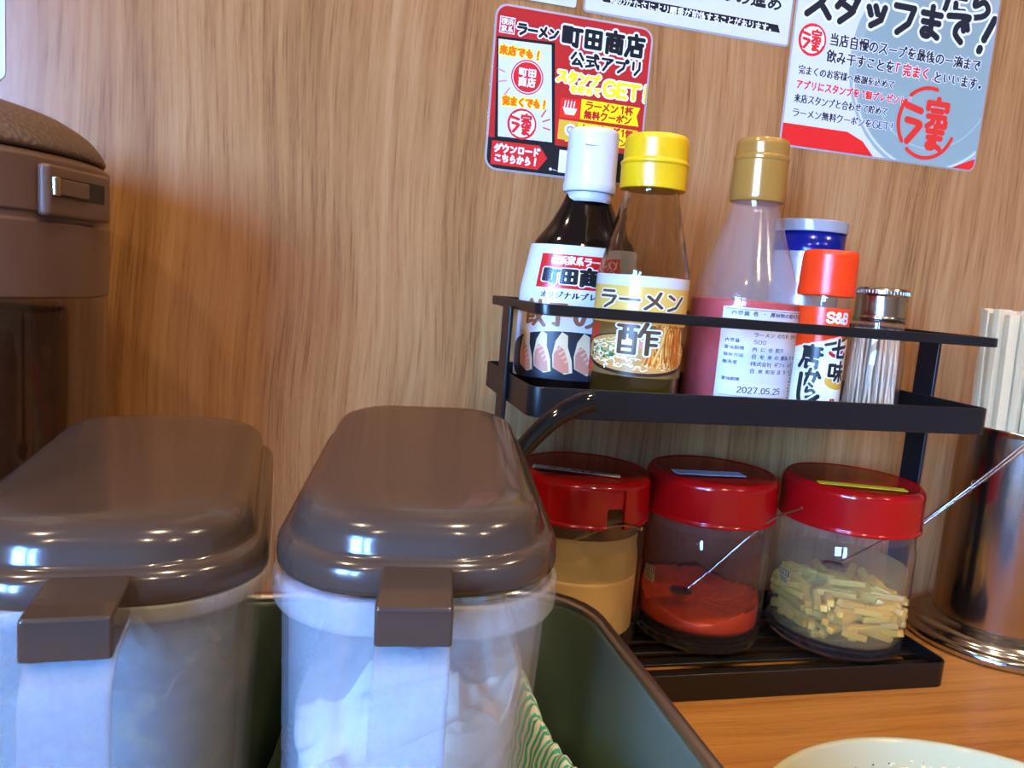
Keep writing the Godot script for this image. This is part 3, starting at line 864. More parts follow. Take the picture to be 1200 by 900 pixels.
func bin_and_cloth() -> void:
	# steel bin: outside back right corner of its rim at (0.156, -0.409)
	var x0 := -0.125
	var x1 := 0.156
	var z0 := -0.409
	var z1 := -0.15
	var h := 0.095
	var hx := (x1 - x0) / 2
	var hz := (z1 - z0) / 2
	var o := thing("steel_bin", "open steel bin with rolled rim holding the seasoning boxes", "bin", Vector3((x0 + x1) / 2, 0.001, (z0 + z1) / 2))
	var rows := []
	for q in [[-0.016, 0.0], [-0.014, 0.001], [-0.006, h - 0.006], [-0.0045, h - 0.003]]:
		rows.append(rrect(hx + q[0], hz + q[0], 0.04, 0.04, q[1]))
	rows.push_front(dot_ring(rows[0], Vector3(0, 0, 0)))
	for q in [[-0.0065, h - 0.003], [-0.008, h - 0.006], [-0.016, 0.003], [-0.019, 0.0016]]:
		rows.append(rrect(hx + q[0], hz + q[0], 0.038, 0.038, q[1]))
	rows.append(dot_ring(rows[1], Vector3(0, 0.0016, 0)))
	var k := Kit.new()
	k.grid(rows)
	part("bin_body", k, M["steel satin"], o)
	rows = []
	for i in 13:
		var t := TAU * i / 12.0
		rows.append(rrect(hx - 0.0035 + cos(t) * 0.0035, hz - 0.0035 + cos(t) * 0.0035, 0.04, 0.04, h - 0.003 + sin(t) * 0.0032))
	k = Kit.new()
	k.grid(rows)
	part("rim", k, M["steel rim"], o)
	# dishcloth bunched under and beside the boxes
	var img := paper(512, 512, rgb(226, 232, 216))
	var f := noise(8)
	for y in 512:
		for x in 512:
			var s := float(y) + 4.5 * sin(x * 0.1963) + 4.0 * f.get_noise_2d(x * 0.012, y * 0.012)
			var ph := fposmod(s, 30.0) / 30.0
			var c := rgb(228, 232, 214)
			if ph < 0.48:
				c = rgb(36, 164, 134).lerp(rgb(110, 200, 172), 0.5 + 0.5 * f.get_noise_2d(x * 0.2, y * 0.2))
			if (x / 3 + y / 3) % 2 == 0:
				c = c.darkened(0.06)
			img.set_pixel(x, y, c)
	var cm := printed("dishcloth", img, 0.95)
	var rr := []
	var g := noise(4)
	for i in 111:
		var row := PackedVector3Array()
		for j in 111:
			var u := j / 110.0
			var v := i / 110.0
			var x := lerpf(-0.098, 0.128, u)
			var z := lerpf(-0.376, -0.185, v)
			# low under the boxes, a fold standing up along the right of the second box
			var fold := exp(-pow((x - (0.1150 + 0.05 * (z + 0.32))) / 0.0135, 2.0)) * (0.050 + 0.006 * sin(z * 46.0 + 1.0))
			var gap := exp(-pow((x + 0.0075) / 0.006, 2.0)) * 0.03
			var y := 0.0105 + fold + gap + 0.0022 * g.get_noise_2d(x * 90, z * 90)
			row.append(Vector3(x, y, z))
		rr.push_front(row)
	var ck := Kit.new()
	ck.grid(rr, false)
	for i in ck.uv.size():
		ck.uv[i] = Vector2(ck.v[i].x * 9.0 - ck.v[i].y * 10.0, ck.v[i].z * 12.0 + ck.v[i].y * 7.0)
	# underside
	var lower := []
	for row in rr:
		var q := PackedVector3Array()
		for p in row:
			q.append(p - Vector3(0, 0.0025, 0))
		lower.push_front(q)
	ck.grid(lower, false)
	single("dishcloth", ck, cm, "green and white striped dishcloth bunched inside the steel bin", "cloth")

func rack() -> void:
	var x0 := 0.1226
	var x1 := 0.4604
	var zf := -0.438
	var zb := -0.574
	var hx := (x1 - x0) / 2
	var hz := (zf - zb) / 2
	var o := thing("spice_rack", "black metal two tier spice rack standing against the timber wall", "rack", Vector3((x0 + x1) / 2, 0, (zf + zb) / 2))
	var em: Material = M["black enamel"]
	for q in [["base_frame", 0.0, 0.019, 0.0016], ["shelf_frame", 0.190, 0.2087, 0.0016], ["guard_rail", 0.2520, 0.2585, 0.0034]]:
		var rows := []
		var r := 0.009
		for w in [[0.0, q[1] + 0.0005], [0.0, q[2] - 0.0005], [0.0004, q[2]], [q[3] - 0.0004, q[2]], [q[3], q[2] - 0.0005], [q[3], q[1] + 0.0005], [q[3] - 0.0004, q[1]], [0.0004, q[1]], [0.0, q[1] + 0.0005]]:
			rows.append(rrect(hx - w[0], hz - w[0], r - w[0], r - w[0], w[1]))
		var k := Kit.new()
		k.grid(rows)
		part(q[0], k, em, o)
	part("shelf_plate", block(Vector3(hx * 2 - 0.0034, 0.0016, hz * 2 - 0.0034), 0.007, 0.0004), em, o, Vector3(0, 0.1912, 0))
	for i in 7:
		part("base_slat", block(Vector3(hx * 2 - 0.0034, 0.0022, 0.0095), 0.0006, 0.0005), em, o, Vector3(0, 0.0095, lerpf(-hz + 0.012, hz - 0.0175, i / 6.0)))
	for s in [-1, 1]:
		part("post", block(Vector3(0.003, 0.2535, 0.021), 0.001, 0.0005), em, o, Vector3(s * (hx + 0.0016), 0.127, 0.0))

func box_lid(o: Node3D, at: Vector3, tilt: Vector3) -> void:
	var hx := 0.046
	var hz := 0.086
	var rows := []
	for q in [[0.0018, 0.0], [0.0002, 0.0006], [0.0, 0.0024], [0.0004, 0.0072], [0.0018, 0.0094], [0.0036, 0.0102], [0.0044, 0.0106], [0.0050, 0.0120], [0.0054, 0.0148], [0.0064, 0.0176], [0.0086, 0.0200], [0.0122, 0.0216], [0.0170, 0.0222], [0.024, 0.0226]]:
		rows.append(rrect(hx - q[0], hz - q[0], maxf(0.034 - q[0] * 0.5, 0.008), maxf(0.026 - q[0] * 0.5, 0.008), q[1], 0, 0, 10))
	rows.append(dot_ring(rows[0], Vector3(0, 0.0230, 0)))
	# inside of the lid
	rows.push_front(rrect(hx - 0.0024, hz - 0.0024, 0.032, 0.025, 0.0004, 0, 0, 10))
	rows.push_front(rrect(hx - 0.0028, hz - 0.0028, 0.032, 0.025, 0.0090, 0, 0, 10))
	rows.push_front(dot_ring(rows[0], Vector3(0, 0.0095, 0)))
	var k := Kit.new()
	k.grid(rows)
	var lid := part("lid", k, M["brown lid"], o, at)
	lid.rotation_degrees = tilt
	# thumb tab reaching forward over the handle: a hollow hood
	var t := block(Vector3(0.0205, 0.0022, 0.026), 0.0012, 0.0008, null, Vector3(0, 0.0095, 0))
	block(Vector3(0.0205, 0.0105, 0.0022), 0.001, 0.0006, t, Vector3(0, 0.0047, 0.0119))
	for s in [-1, 1]:
		block(Vector3(0.0016, 0.0098, 0.024), 0.0006, 0.0004, t, Vector3(s * 0.00945, 0.0047, 0))
	part("thumb_tab", t, M["brown lid"], lid, Vector3(0, -0.0012, hz + 0.0105))

func boxes() -> void:
	var rng := RandomNumberGenerator.new()
	for which in 2:
		var at: Vector3 = [Vector3(-0.0617, 0.0155, -0.3014), Vector3(0.0422, 0.0175, -0.2975)][which]
		var turn: float = [deg_to_rad(3.0), deg_to_rad(-8.0)][which]
		var label: String = ["milky seasoning box with brown lid holding dark green pickles, beside the brown dispenser", "milky seasoning box with brown lid holding chopped white onion, a dark spoon handle behind it"][which]
		var o := thing("seasoning_box", label, "container", at, turn, "seasoning boxes in the steel bin")
		var H: float = [0.1590, 0.1575][which]
		var rows := []
		for q in [[0.0090, 0.0], [0.0068, 0.001], [0.0060, 0.004], [0.0035, H * 0.55], [0.0016, H - 0.012], [0.0016, H - 0.001], [0.0034, H - 0.001], [0.0036, H - 0.016], [0.0055, H * 0.55], [0.0080, 0.006], [0.0100, 0.003]]:
			rows.append(rrect(0.0455 - q[0], 0.0855 - q[0], 0.033, 0.025, q[1], 0, 0, 9))
		rows.push_front(dot_ring(rows[0], Vector3(0, 0, 0)))
		rows.append(dot_ring(rows[0], Vector3(0, 0.003, 0)))
		var k := Kit.new()
		k.grid(rows)
		part("box_body", k, M["milky plastic"], o)
		rows = []
		var low: float = H - ([0.0060, 0.0115][which] as float)
		for q in [[0.0012, low], [-0.0004, low + 0.0003], [-0.0012, low + 0.002], [-0.0012, H - 0.0015], [-0.0006, H - 0.0006], [0.0012, H - 0.0006], [0.0012, low]]:
			rows.append(rrect(0.0455 - q[0], 0.0855 - q[0], 0.0335, 0.0255, q[1], 0, 0, 9))
		k = Kit.new()
		k.grid(rows)
		part("box_rim", k, M["milky rim"], o)
		# handle: flat bar from under the rim forward, down, and back to the wall of the box
		var path := []
		for p in curve([Vector3(0, H - 0.006, 0.083), Vector3(0, H - 0.005, 0.098), Vector3(0, H - 0.009, 0.1065), Vector3(0, H - 0.022, 0.1095), Vector3(0, H * 0.55, 0.108), Vector3(0, H * 0.28, 0.106), Vector3(0, H * 0.2, 0.100), Vector3(0, H * 0.19, 0.080)], 6):
			path.append(p)
		var hk := Kit.new()
		var hr := []
		for i in path.size():
			var d: Vector3 = (path[mini(i + 1, path.size() - 1)] - path[maxi(i - 1, 0)]).normalized()
			var nrm := d.cross(Vector3.RIGHT).normalized()
			var row := PackedVector3Array()
			for c in [[1, -0.4], [1, 0.4], [0.9, 1], [-0.9, 1], [-1, 0.4], [-1, -0.4], [-0.9, -1], [0.9, -1]]:
				row.append(path[i] + Vector3.RIGHT * c[0] * 0.0102 + nrm * c[1] * 0.0016)
			hr.append(row)
		hr.push_front(dot_ring(hr[0], path[0]))
		hr.append(dot_ring(hr[0], path[-1]))
		hk.grid(hr)
		part("handle", hk, M["milky handle"], o)
		box_lid(o, Vector3(0, H - 0.001, 0) + ([Vector3.ZERO, Vector3(0, 0.0065, 0)][which] as Vector3), [Vector3(0.4, 0, 0), Vector3(3.0, 0, 1.6)][which])
		# what is inside
		var food := Kit.new()
		var hf := []
		var nz := noise(30 + which)
		var level: float = [0.136, 0.124][which]
		var ring_rows := []
		for q in [[0.0145, 0.0038], [0.0125, 0.006], [0.0102, level * 0.5], [0.0086, level * 0.75]]:
			ring_rows.append(rrect(0.0455 - q[0], 0.0855 - q[0], 0.028, 0.02, q[1], 0, 0, 24))
		for step in 14:
			var q := 0.0082 + step * 0.0026
			var row := rrect(0.0455 - q, 0.0855 - q, maxf(0.03 - q, 0.003), maxf(0.022 - q * 0.5, 0.003), level, 0, 0, 24)
			for j in row.size():
				row[j].y += 0.014 * nz.get_noise_2d(row[j].x * 26, row[j].z * 26) + 0.004 * nz.get_noise_2d(row[j].x * 110, row[j].z * 110) - 0.008 + row[j].z * ([-0.03, -0.05][which] as float) + row[j].x * 0.28
			ring_rows.append(row)
		ring_rows.push_front(dot_ring(ring_rows[0], Vector3(0, 0.0038, 0)))
		ring_rows.append(dot_ring(ring_rows[0], Vector3(0, level, 0)))
		food.grid(ring_rows)
		var ti := paper(256, 256, Color.WHITE)
		var cell := noise(50 + which, FastNoiseLite.TYPE_CELLULAR)
		cell.cellular_return_type = FastNoiseLite.RETURN_CELL_VALUE
		for y in 256:
			for x in 256:
				var s := cell.get_noise_2d(x * 0.09, y * 0.09) * 0.5 + 0.5
				ti.set_pixel(x, y, rgb(20, 30, 22).lerp(rgb(92, 96, 44), s * s) if which == 0 else rgb(186, 170, 132).lerp(rgb(224, 216, 190), s))
		var fm := printed(["green pickles", "white onion"][which], ti, 0.5)
		fm.uv1_triplanar = true
		fm.uv1_scale = Vector3.ONE * 9.0
		var c := single(["chopped_greens", "chopped_onion"][which], food, fm, ["dark green chopped pickles filling the milky seasoning box", "chopped white onion filling the milky seasoning box"][which], "food", at)
		c.rotation.y = turn
		c.set_meta("kind", "stuff")

func dispenser() -> void:
	var o := thing("drink_dispenser", "brown plastic drink dispenser with domed lid and side latch against the wall", "dispenser", Vector3(-0.211, 0, -0.460))
	var body := mat("brown shell", rgb(98, 74, 60), 0.3)
	var tank := mat("brown tank", rgb(66, 44, 34, 0.35), 0.04)
	tank.transparency = BaseMaterial3D.TRANSPARENCY_ALPHA
	var lidm := mat("brown grained lid", rgb(88, 70, 58), 0.45)
	var nt := NoiseTexture2D.new()
	nt.noise = noise(9)
	nt.noise.frequency = 0.12
	nt.width = 256
	nt.height = 256
	nt.seamless = true
	nt.as_normal_map = true
	nt.bump_strength = 3.0
	lidm.normal_enabled = true
	lidm.normal_texture = nt
	lidm.normal_scale = 0.5
	lidm.uv1_triplanar = true
	lidm.uv1_scale = Vector3.ONE * 12
	var R := 0.095
	part("tank", lathe(fillet([Vector2(0, 0.001), Vector2(R - 0.003, 0.001), Vector2(R - 0.001, 0.02), Vector2(R - 0.0005, 0.244), Vector2(R - 0.004, 0.2445)], 0.003), 72), tank, o)
	part("drink", lathe(fillet([Vector2(0, 0.006), Vector2(R - 0.021, 0.006), Vector2(R - 0.020, 0.236), Vector2(0, 0.238)], 0.004), 72), mat("dark tea", rgb(40, 24, 18), 0.1), o)
	part("shell", lathe(fillet([Vector2(R - 0.006, 0.243), Vector2(R, 0.2435), Vector2(R, 0.2795), Vector2(R - 0.0012, 0.2805), Vector2(R - 0.0012, 0.2835), Vector2(R, 0.2845), Vector2(R - 0.0005, 0.3095), Vector2(R - 0.004, 0.3120), Vector2(R - 0.01, 0.3122)], 0.0012), 72), body, o)
	part("lid", lathe(fillet([Vector2(R - 0.008, 0.3118), Vector2(R - 0.002, 0.3134), Vector2(R - 0.0035, 0.318), Vector2(R - 0.010, 0.3262), Vector2(R - 0.024, 0.3340), Vector2(R - 0.045, 0.3394), Vector2(R - 0.066, 0.3418), Vector2(0, 0.3432)], 0.006), 72), lidm, o)
	# latch on the side towards the rack
	var lt := Node3D.new()
	lt.name = "latch"
	o.add_child(lt)
	var a := 0.32
	lt.position = Vector3(cos(a) * (R - 0.001), 0.2945, sin(a) * (R - 0.001))
	lt.rotation.y = PI / 2 - a
	part("latch_plate", block(Vector3(0.050, 0.024, 0.007), 0.004, 0.002), body, lt)
	part("latch_slot", block(Vector3(0.040, 0.0095, 0.001), 0.0005, 0.0003), M["black enamel"], lt, Vector3(-0.002, 0.002, 0.0034))
	part("latch_tongue", block(Vector3(0.022, 0.0075, 0.003), 0.001, 0.0006), body, lt, Vector3(-0.008, 0.002, 0.0042))
	part("latch_pin", block(Vector3(0.004, 0.009, 0.003), 0.001, 0.0006), M["steel"], lt, Vector3(-0.0205, 0.002, 0.0042))

func facing(p: Vector3) -> float:
	return atan2(-p.z, -p.x)

func bottles() -> void:
	var y := 0.1921
	# gyoza sauce: oval shouldered bottle
	var p := Vector3(0.1815, y, -0.5395)
	var o := thing("sauce_bottle", "black sauce bottle with white cap and gyoza picture label", "bottle", p, 0, "bottles on the top shelf of the rack")
	var sx := 1.0
	var sz := 0.66
	part("bottle_body", lathe(fillet([Vector2(0, 0), Vector2(0.041, 0), Vector2(0.0435, 0.006), Vector2(0.0445, 0.012), Vector2(0.0445, 0.072), Vector2(0.0385, 0.106), Vector2(0.026, 0.122), Vector2(0.017, 0.140), Vector2(0.0155, 0.150)], 0.008), 64, sx, sz), M["soy sauce"], o)
	part("neck", lathe(fillet([Vector2(0.0155, 0.138), Vector2(0.0165, 0.140), Vector2(0.0165, 0.150), Vector2(0.0, 0.150)], 0.001), 48, 1, 1), M["white cap"], o)
	var cap := part("cap", lathe(fillet([Vector2(0, 0.1445), Vector2(0.0186, 0.1445), Vector2(0.0190, 0.150), Vector2(0.0184, 0.152), Vector2(0.0180, 0.186), Vector2(0.0172, 0.1885), Vector2(0, 0.1895)], 0.0016)), M["white cap"], o)
	part("tear_tab", block(Vector3(0.012, 0.0012, 0.0015), 0.0004, 0.0003), M["white cap"], cap, Vector3(cos(facing(p)) * 0.0182, 0.176, sin(facing(p)) * 0.0182))
	var outline := []
	for q in fillet([Vector2(0.0449, 0.012), Vector2(0.0449, 0.072), Vector2(0.0389, 0.106)], 0.008, 8):
		outline.append(q)
	part("label", wrapped_profile(outline, facing(p), 1.75, 40, sx, sz), printed("gyoza label", gyoza_label(), 0.25), o)
	# ramen vinegar: clear round bottle
	p = Vector3(0.2027, y, -0.475)
	o = thing("vinegar_bottle", "clear glass vinegar bottle with yellow cap and noodle picture label", "bottle", p, 0, "bottles on the top shelf of the rack")
	part("bottle_body", lathe(fillet([Vector2(0, 0.0), Vector2(0.0288, 0.0), Vector2(0.0298, 0.004), Vector2(0.0300, 0.090), Vector2(0.0264, 0.104), Vector2(0.0205, 0.128), Vector2(0.0178, 0.140), Vector2(0.0176, 0.150), Vector2(0.0150, 0.150), Vector2(0.0155, 0.140), Vector2(0.0182, 0.1275), Vector2(0.0244, 0.1032), Vector2(0.0280, 0.089), Vector2(0.0278, 0.006), Vector2(0.0268, 0.0042), Vector2(0, 0.0042)], 0.004), 64), M["bottle glass"], o)
	part("vinegar", lathe(fillet([Vector2(0, 0.0046), Vector2(0.0264, 0.0046), Vector2(0.0274, 0.007), Vector2(0.0276, 0.076), Vector2(0, 0.0762)], 0.002), 48), clear("vinegar liquid", rgb(206, 180, 84, 0.45), 0.3), o)
	part("cap", lathe(fillet([Vector2(0, 0.143), Vector2(0.0212, 0.143), Vector2(0.0214, 0.158), Vector2(0.0220, 0.1588), Vector2(0.0220, 0.1602), Vector2(0.0206, 0.1612), Vector2(0.0203, 0.174), Vector2(0.0190, 0.1768), Vector2(0, 0.178)], 0.001)), M["yellow cap"], o)
	part("label", wrapped(0.0302, 0.0245, 0.088, facing(p), 1.62, 36), printed("vinegar label", vinegar_label(), 0.25), o)
	# red sauce: soft squeeze bottle
	p = Vector3(0.2946, y, -0.503)
	o = thing("squeeze_bottle", "soft clear squeeze bottle half full of red sauce with gold cap", "bottle", p, 0, "bottles on the top shelf of the rack")
	part("bottle_body", lathe(fillet([Vector2(0, 0), Vector2(0.036, 0.0), Vector2(0.0385, 0.005), Vector2(0.0388, 0.066), Vector2(0.0372, 0.084), Vector2(0.0255, 0.117), Vector2(0.0185, 0.137), Vector2(0.0168, 0.142), Vector2(0.0168, 0.148)], 0.01), 56), M["bottle plastic"], o)
	part("sauce", lathe(fillet([Vector2(0, 0.001), Vector2(0.035, 0.001), Vector2(0.0376, 0.006), Vector2(0.0379, 0.066), Vector2(0.0370, 0.078), Vector2(0, 0.079)], 0.002), 48), M["red sauce"], o)
	part("cap", lathe(fillet([Vector2(0, 0.147), Vector2(0.0186, 0.147), Vector2(0.0190, 0.150), Vector2(0.0186, 0.175), Vector2(0.0190, 0.1758), Vector2(0.0190, 0.178), Vector2(0.0181, 0.1788), Vector2(0.0180, 0.187), Vector2(0.0168, 0.190), Vector2(0, 0.191)], 0.001)), M["gold cap"], o)
	part("sticker", wrapped(0.0391, 0.006, 0.0735, facing(p) - 0.52, 0.86, 24), printed("sauce label", sauce_label(), 0.3), o)
	# seven spice shaker
	p = Vector3(0.3402, y, -0.4745)
	o = thing("spice_shaker", "small glass spice shaker with orange cap and red and white label", "shaker", p, 0, "bottles on the top shelf of the rack")
	part("bottle_body", lathe(fillet([Vector2(0, 0), Vector2(0.0172, 0), Vector2(0.0178, 0.003), Vector2(0.0178, 0.076), Vector2(0.0166, 0.083), Vector2(0.0166, 0.087)], 0.002), 40), M["jar glass"], o)
	part("spice", lathe(fillet([Vector2(0, 0.002), Vector2(0.0165, 0.002), Vector2(0.0168, 0.072), Vector2(0, 0.074)], 0.001), 32), mat("spice powder", rgb(130, 44, 20), 0.9), o)
	part("label", wrapped(0.0180, 0.002, 0.078, facing(p) - 0.1, 1.5, 30), printed("pepper label", pepper_label(), 0.25), o)
	part("cap", lathe(fillet([Vector2(0, 0.0855), Vector2(0.0189, 0.0855), Vector2(0.0190, 0.088), Vector2(0.0183, 0.114), Vector2(0.0172, 0.1168), Vector2(0, 0.1175)], 0.0012), 40), M["orange cap"], o)
	# tin behind the shaker
	p = Vector3(0.3668, y, -0.541)
	o = thing("seasoning_tin", "silver tin with blue band and clear lid behind the orange capped shaker", "tin", p, 0, "bottles on the top shelf of the rack")
	part("tin_body", lathe(fillet([Vector2(0, 0), Vector2(0.0262, 0), Vector2(0.0262, 0.119), Vector2(0.025, 0.119)], 0.0008), 48), mat("tin white", rgb(204, 208, 212), 0.25, 0.6), o)
	part("band", lathe([Vector2(0.0264, 0.119), Vector2(0.0264, 0.1345), Vector2(0, 0.1345)], 48), mat("tin blue", rgb(16, 30, 128), 0.18, 0.4), o)
	part("lid", lathe(fillet([Vector2(0.0266, 0.134), Vector2(0.0272, 0.1345), Vector2(0.0272, 0.1425), Vector2(0.0258, 0.1432), Vector2(0.0250, 0.1420), Vector2(0, 0.1420)], 0.0006), 48), mat("tin lid", rgb(150, 154, 156), 0.2), o)
	# glass of toothpicks, and a second one behind it
	for i in 2:
		p = [Vector3(0.4030, y, -0.495), Vector3(0.4362, y, -0.534)][i]
		o = thing("toothpick_jar", ["glass toothpick jar with chrome lid, in front, beside the orange capped shaker", "glass toothpick jar with chrome lid, half hidden behind the other one"][i], "jar", p, 0, "toothpick jars on the rack")
		part("jar_body", lathe(fillet([Vector2(0, 0), Vector2(0.0205, 0), Vector2(0.0212, 0.003), Vector2(0.0210, 0.042), Vector2(0.0182, 0.066), Vector2(0.0176, 0.072)], 0.004), 40), M["jar glass"], o)
		var prof := fillet([Vector2(0, 0.070), Vector2(0.0180, 0.070), Vector2(0.0184, 0.0735), Vector2(0.0178, 0.0745), Vector2(0.0178, 0.0895), Vector2(0.0186, 0.0905), Vector2(0.0186, 0.0935), Vector2(0.0170, 0.0955), Vector2(0, 0.0962)], 0.0008)
		var lid := part("lid", lathe(prof, 40), M["steel"], o)
		var ribs := Kit.new()
		for j in 48:
			var t := TAU * j / 48.0
			block(Vector3(0.0008, 0.0028, 0.0008), 0.0003, 0.0002, ribs, Vector3(cos(t) * 0.0187, 0.092, sin(t) * 0.0187))
		part("knurling", ribs, M["steel"], lid)

func jars() -> void:
	var y := 0.0107
	var info := [
		[Vector3(0.1905, y, -0.519), "glass jar of pale garlic paste with notched red lid beside the steel bin", 0.0485],
		[Vector3(0.2945, y, -0.519), "glass jar of red chili paste with red lid, between the two paler jars", 0.0485],
		[Vector3(0.4065, y, -0.5025), "glass jar of pickled ginger strips with red lid and yellow tape", 0.0515]]
	for i in 3:
		var p: Vector3 = info[i][0]
		var R: float = info[i][2]
		var o := thing("condiment_jar", info[i][1], "jar", p, 0, "condiment jars on the lower tier of the rack")
		var glass := [Vector2(0, 0.0015), Vector2(R - 0.006, 0.0), Vector2(R - 0.0005, 0.004), Vector2(R, 0.010), Vector2(R, 0.080), Vector2(R - 0.002, 0.088), Vector2(R - 0.002, 0.104), Vector2(R - 0.0045, 0.104), Vector2(R - 0.0045, 0.090)]
		part("jar_body", lathe(fillet(glass, 0.003), 64), M["jar glass"], o)
		part("glass_base", lathe(fillet([Vector2(0, 0.0012), Vector2(R - 0.0066, 0.0006), Vector2(R - 0.0016, 0.0045), Vector2(R - 0.0012, 0.0105), Vector2(R - 0.004, 0.0114), Vector2(0, 0.0114)], 0.002), 64), M["base glass"], o)
		# lid with a notch for the spoon
		var L := 0.0525 if i == 2 else 0.0503
		var prof := fillet([Vector2(L - 0.0025, 0.0975), Vector2(L, 0.0977), Vector2(L + 0.0002, 0.0995), Vector2(L - 0.0006, 0.1005), Vector2(L - 0.001, 0.126), Vector2(L - 0.0040, 0.1305), Vector2(L - 0.0075, 0.1295), Vector2(0, 0.1308)], 0.0016)
		var inner := [Vector2(0, 0.1280), Vector2(L - 0.004, 0.1270), Vector2(L - 0.0025, 0.124), Vector2(L - 0.0025, 0.112), Vector2(L - 0.0025, 0.0975)]
		var skip := []
		var skip2 := []
		if i == 0:
			# opening towards the reader: angle 62 degrees from +x
			skip = [[0, 17, 18, 22]]
			skip2 = [[3, 4, 18, 22]]
		var k := lathe(prof, 90, 1, 1, null, skip)
		lathe(inner, 90, 1, 1, k, skip2)
		part("lid", k, M["red lid"], o)
		if i == 0:
			var c := lathe([Vector2(0, 0.0124), Vector2(R - 0.0075, 0.0131), Vector2(R - 0.0034, 0.0170), Vector2(R - 0.0034, 0.055), Vector2(R - 0.0034, 0.060), Vector2(R - 0.012, 0.056), Vector2(0, 0.058)], 48)
			part("garlic_paste", c, M["garlic"], o)
			var f := clear("garlic film", rgb(206, 180, 118, 0.55), 0.5)
			part("paste_film", lathe([Vector2(R - 0.0032, 0.058), Vector2(R - 0.0032, 0.069), Vector2(R - 0.0049, 0.078), Vector2(R - 0.0049, 0.088)], 48), f, o)
		elif i == 1:
			var nz := noise(61)
			var rows := []
			for q in [[0.0, 0.0124], [R - 0.0075, 0.0131], [R - 0.0034, 0.0170], [R - 0.0034, 0.019], [R - 0.0034, 0.0275], [R - 0.0055, 0.0272], [R - 0.009, 0.027], [R - 0.014, 0.0268], [R - 0.019, 0.0268], [R - 0.024, 0.0268], [R - 0.031, 0.0268], [R - 0.038, 0.0268], [0, 0.0265]]:
				var row := ring(q[0], q[1], 64)
				for j in row.size():
					var t := TAU * j / row.size()
					if q[1] >= 0.0266 and q[0] > 0.001:
						var far := clampf(0.5 - 0.5 * sin(t - 0.25), 0, 1)
						var edge := exp(-(R - 0.0034 - q[0]) / 0.006)
						row[j].y += edge * (0.012 * far + 0.004 * sin(t * 2.0) + 0.002 * sin(t * 5.0 + 1.0)) + 0.0020 * nz.get_noise_2d(row[j].x * 160, row[j].z * 160)
				rows.append(row)
			var c := Kit.new()
			c.grid(rows)
			part("chili_paste", c, M["chili"], o)
			var film := clear("chili film", rgb(140, 60, 20, 0.6), 0.4)
			var fr := []
			for q in [[0.024, 0.0], [0.05, 1.0], [0.084, 1.0]]:
				var row := ring(R - 0.0031, q[0], 64, 1, 1, 3.4, 6.6)
				for j in row.size():
					var t := TAU * j / row.size()
					row[j].y += q[1] * 0.008 * nz.get_noise_1d(t * 4.0)
				fr.append(row)
			var fk := Kit.new()
			fk.grid(fr, false)
			part("paste_film", fk, film, o)
		else:
			part("brine_side", lathe([Vector2(R - 0.0033, 0.0125), Vector2(R - 0.0033, 0.0640)], 48), clear("brine tint", rgb(214, 188, 110, 0.22), 0.3), o)
			part("brine", lathe([Vector2(R - 0.0034, 0.0645), Vector2(R - 0.0040, 0.0640), Vector2(0, 0.0640)], 48), clear("brine surface", rgb(206, 188, 130, 0.4), 0.03), o)
		# tape on the lid
		var spot: Array = [[Vector3(-0.012, 0.1308, 0.018), 0.062, 0.0085, -0.42, rgb(204, 200, 190)], [Vector3(-0.012, 0.1308, 0.016), 0.054, 0.013, -0.10, rgb(178, 172, 168)], [Vector3(-0.014, 0.1308, 0.028), 0.064, 0.0085, -0.30, rgb(222, 200, 36)]][i]
		var tape := paper(256, 40, spot[4])
		if i == 0:
			for s in [[40, 30, 60, 8], [60, 8, 70, 30], [50, 22, 66, 22], [88, 18, 100, 18], [112, 30, 120, 8], [120, 8, 130, 30], [146, 10, 146, 30], [146, 30, 160, 28], [172, 8, 172, 30], [172, 8, 186, 14]]:
				stroke(tape, [Vector2(s[0], s[1]), Vector2(s[2], s[3])], 4, rgb(70, 66, 62))
		var tm := printed("tape %d" % i, tape, 0.5)
		var tp := part("tape", card(spot[1], spot[2], 0.001, 0.0004), tm, o, spot[0])
		tp.rotation = Vector3(-PI / 2, 0, 0)
		tp.rotate_y(spot[3])
		# small mark printed on the glass
		if i > 0:
			var mk := paper(128, 128, rgb(176, 150, 96))
			mk.fill_rect(Rect2i(8, 8, 112, 52), rgb(92, 70, 44))
			for q in [20, 44, 68, 92]:
				mk.fill_rect(Rect2i(q, 16, 9, 36), rgb(206, 184, 130))
			for q in [36, 62, 88]:
				arc_line(mk, q, 92, 15, 0, TAU, 7, rgb(92, 70, 44))
			part("maker_mark", wrapped(R + 0.0002, 0.046, 0.058, facing(p) + [0.0, 0.86, 0.84][i], 0.13, 6), printed("maker mark %d" % i, mk, 0.4), o)
	# ginger strips in the third jar
	var g := RandomNumberGenerator.new()
	g.seed = 77
	var at: Vector3 = info[2][0]
	var shapes := []
	for i in 4:
		shapes.append(block(Vector3([0.022, 0.029, 0.025, 0.020][i], 0.0048, 0.0054), 0.0009, 0.0008).done())
	for i in 150:
		var lay := i / 25
		var r := 0.037 * sqrt(g.randf()) if i % 3 == 0 else g.randf_range(0.036, 0.0395)
		var t := g.randf() * TAU
		var yy := 0.0165 + lay * 0.0048 + g.randf() * 0.003
		var o := part(numbered("ginger_strip"), shapes[i % 4], M["ginger"], self, at + Vector3(cos(t) * r, yy, sin(t) * r))
		o.rotation = Vector3(g.randf_range(-0.25, 0.25), t + PI / 2 + g.randf_range(-0.25, 0.25) if r > 0.036 else t + g.randf_range(-1.5, 1.5), g.randf_range(-0.3, 0.3))
		if lay == 5 and i % 4 == 0:
			o.rotation.z = g.randf_range(-0.9, 0.9)
		tag(o, "pale yellow pickled ginger strip inside the jar with yellow tape", "ginger", "ginger strips in the jar")

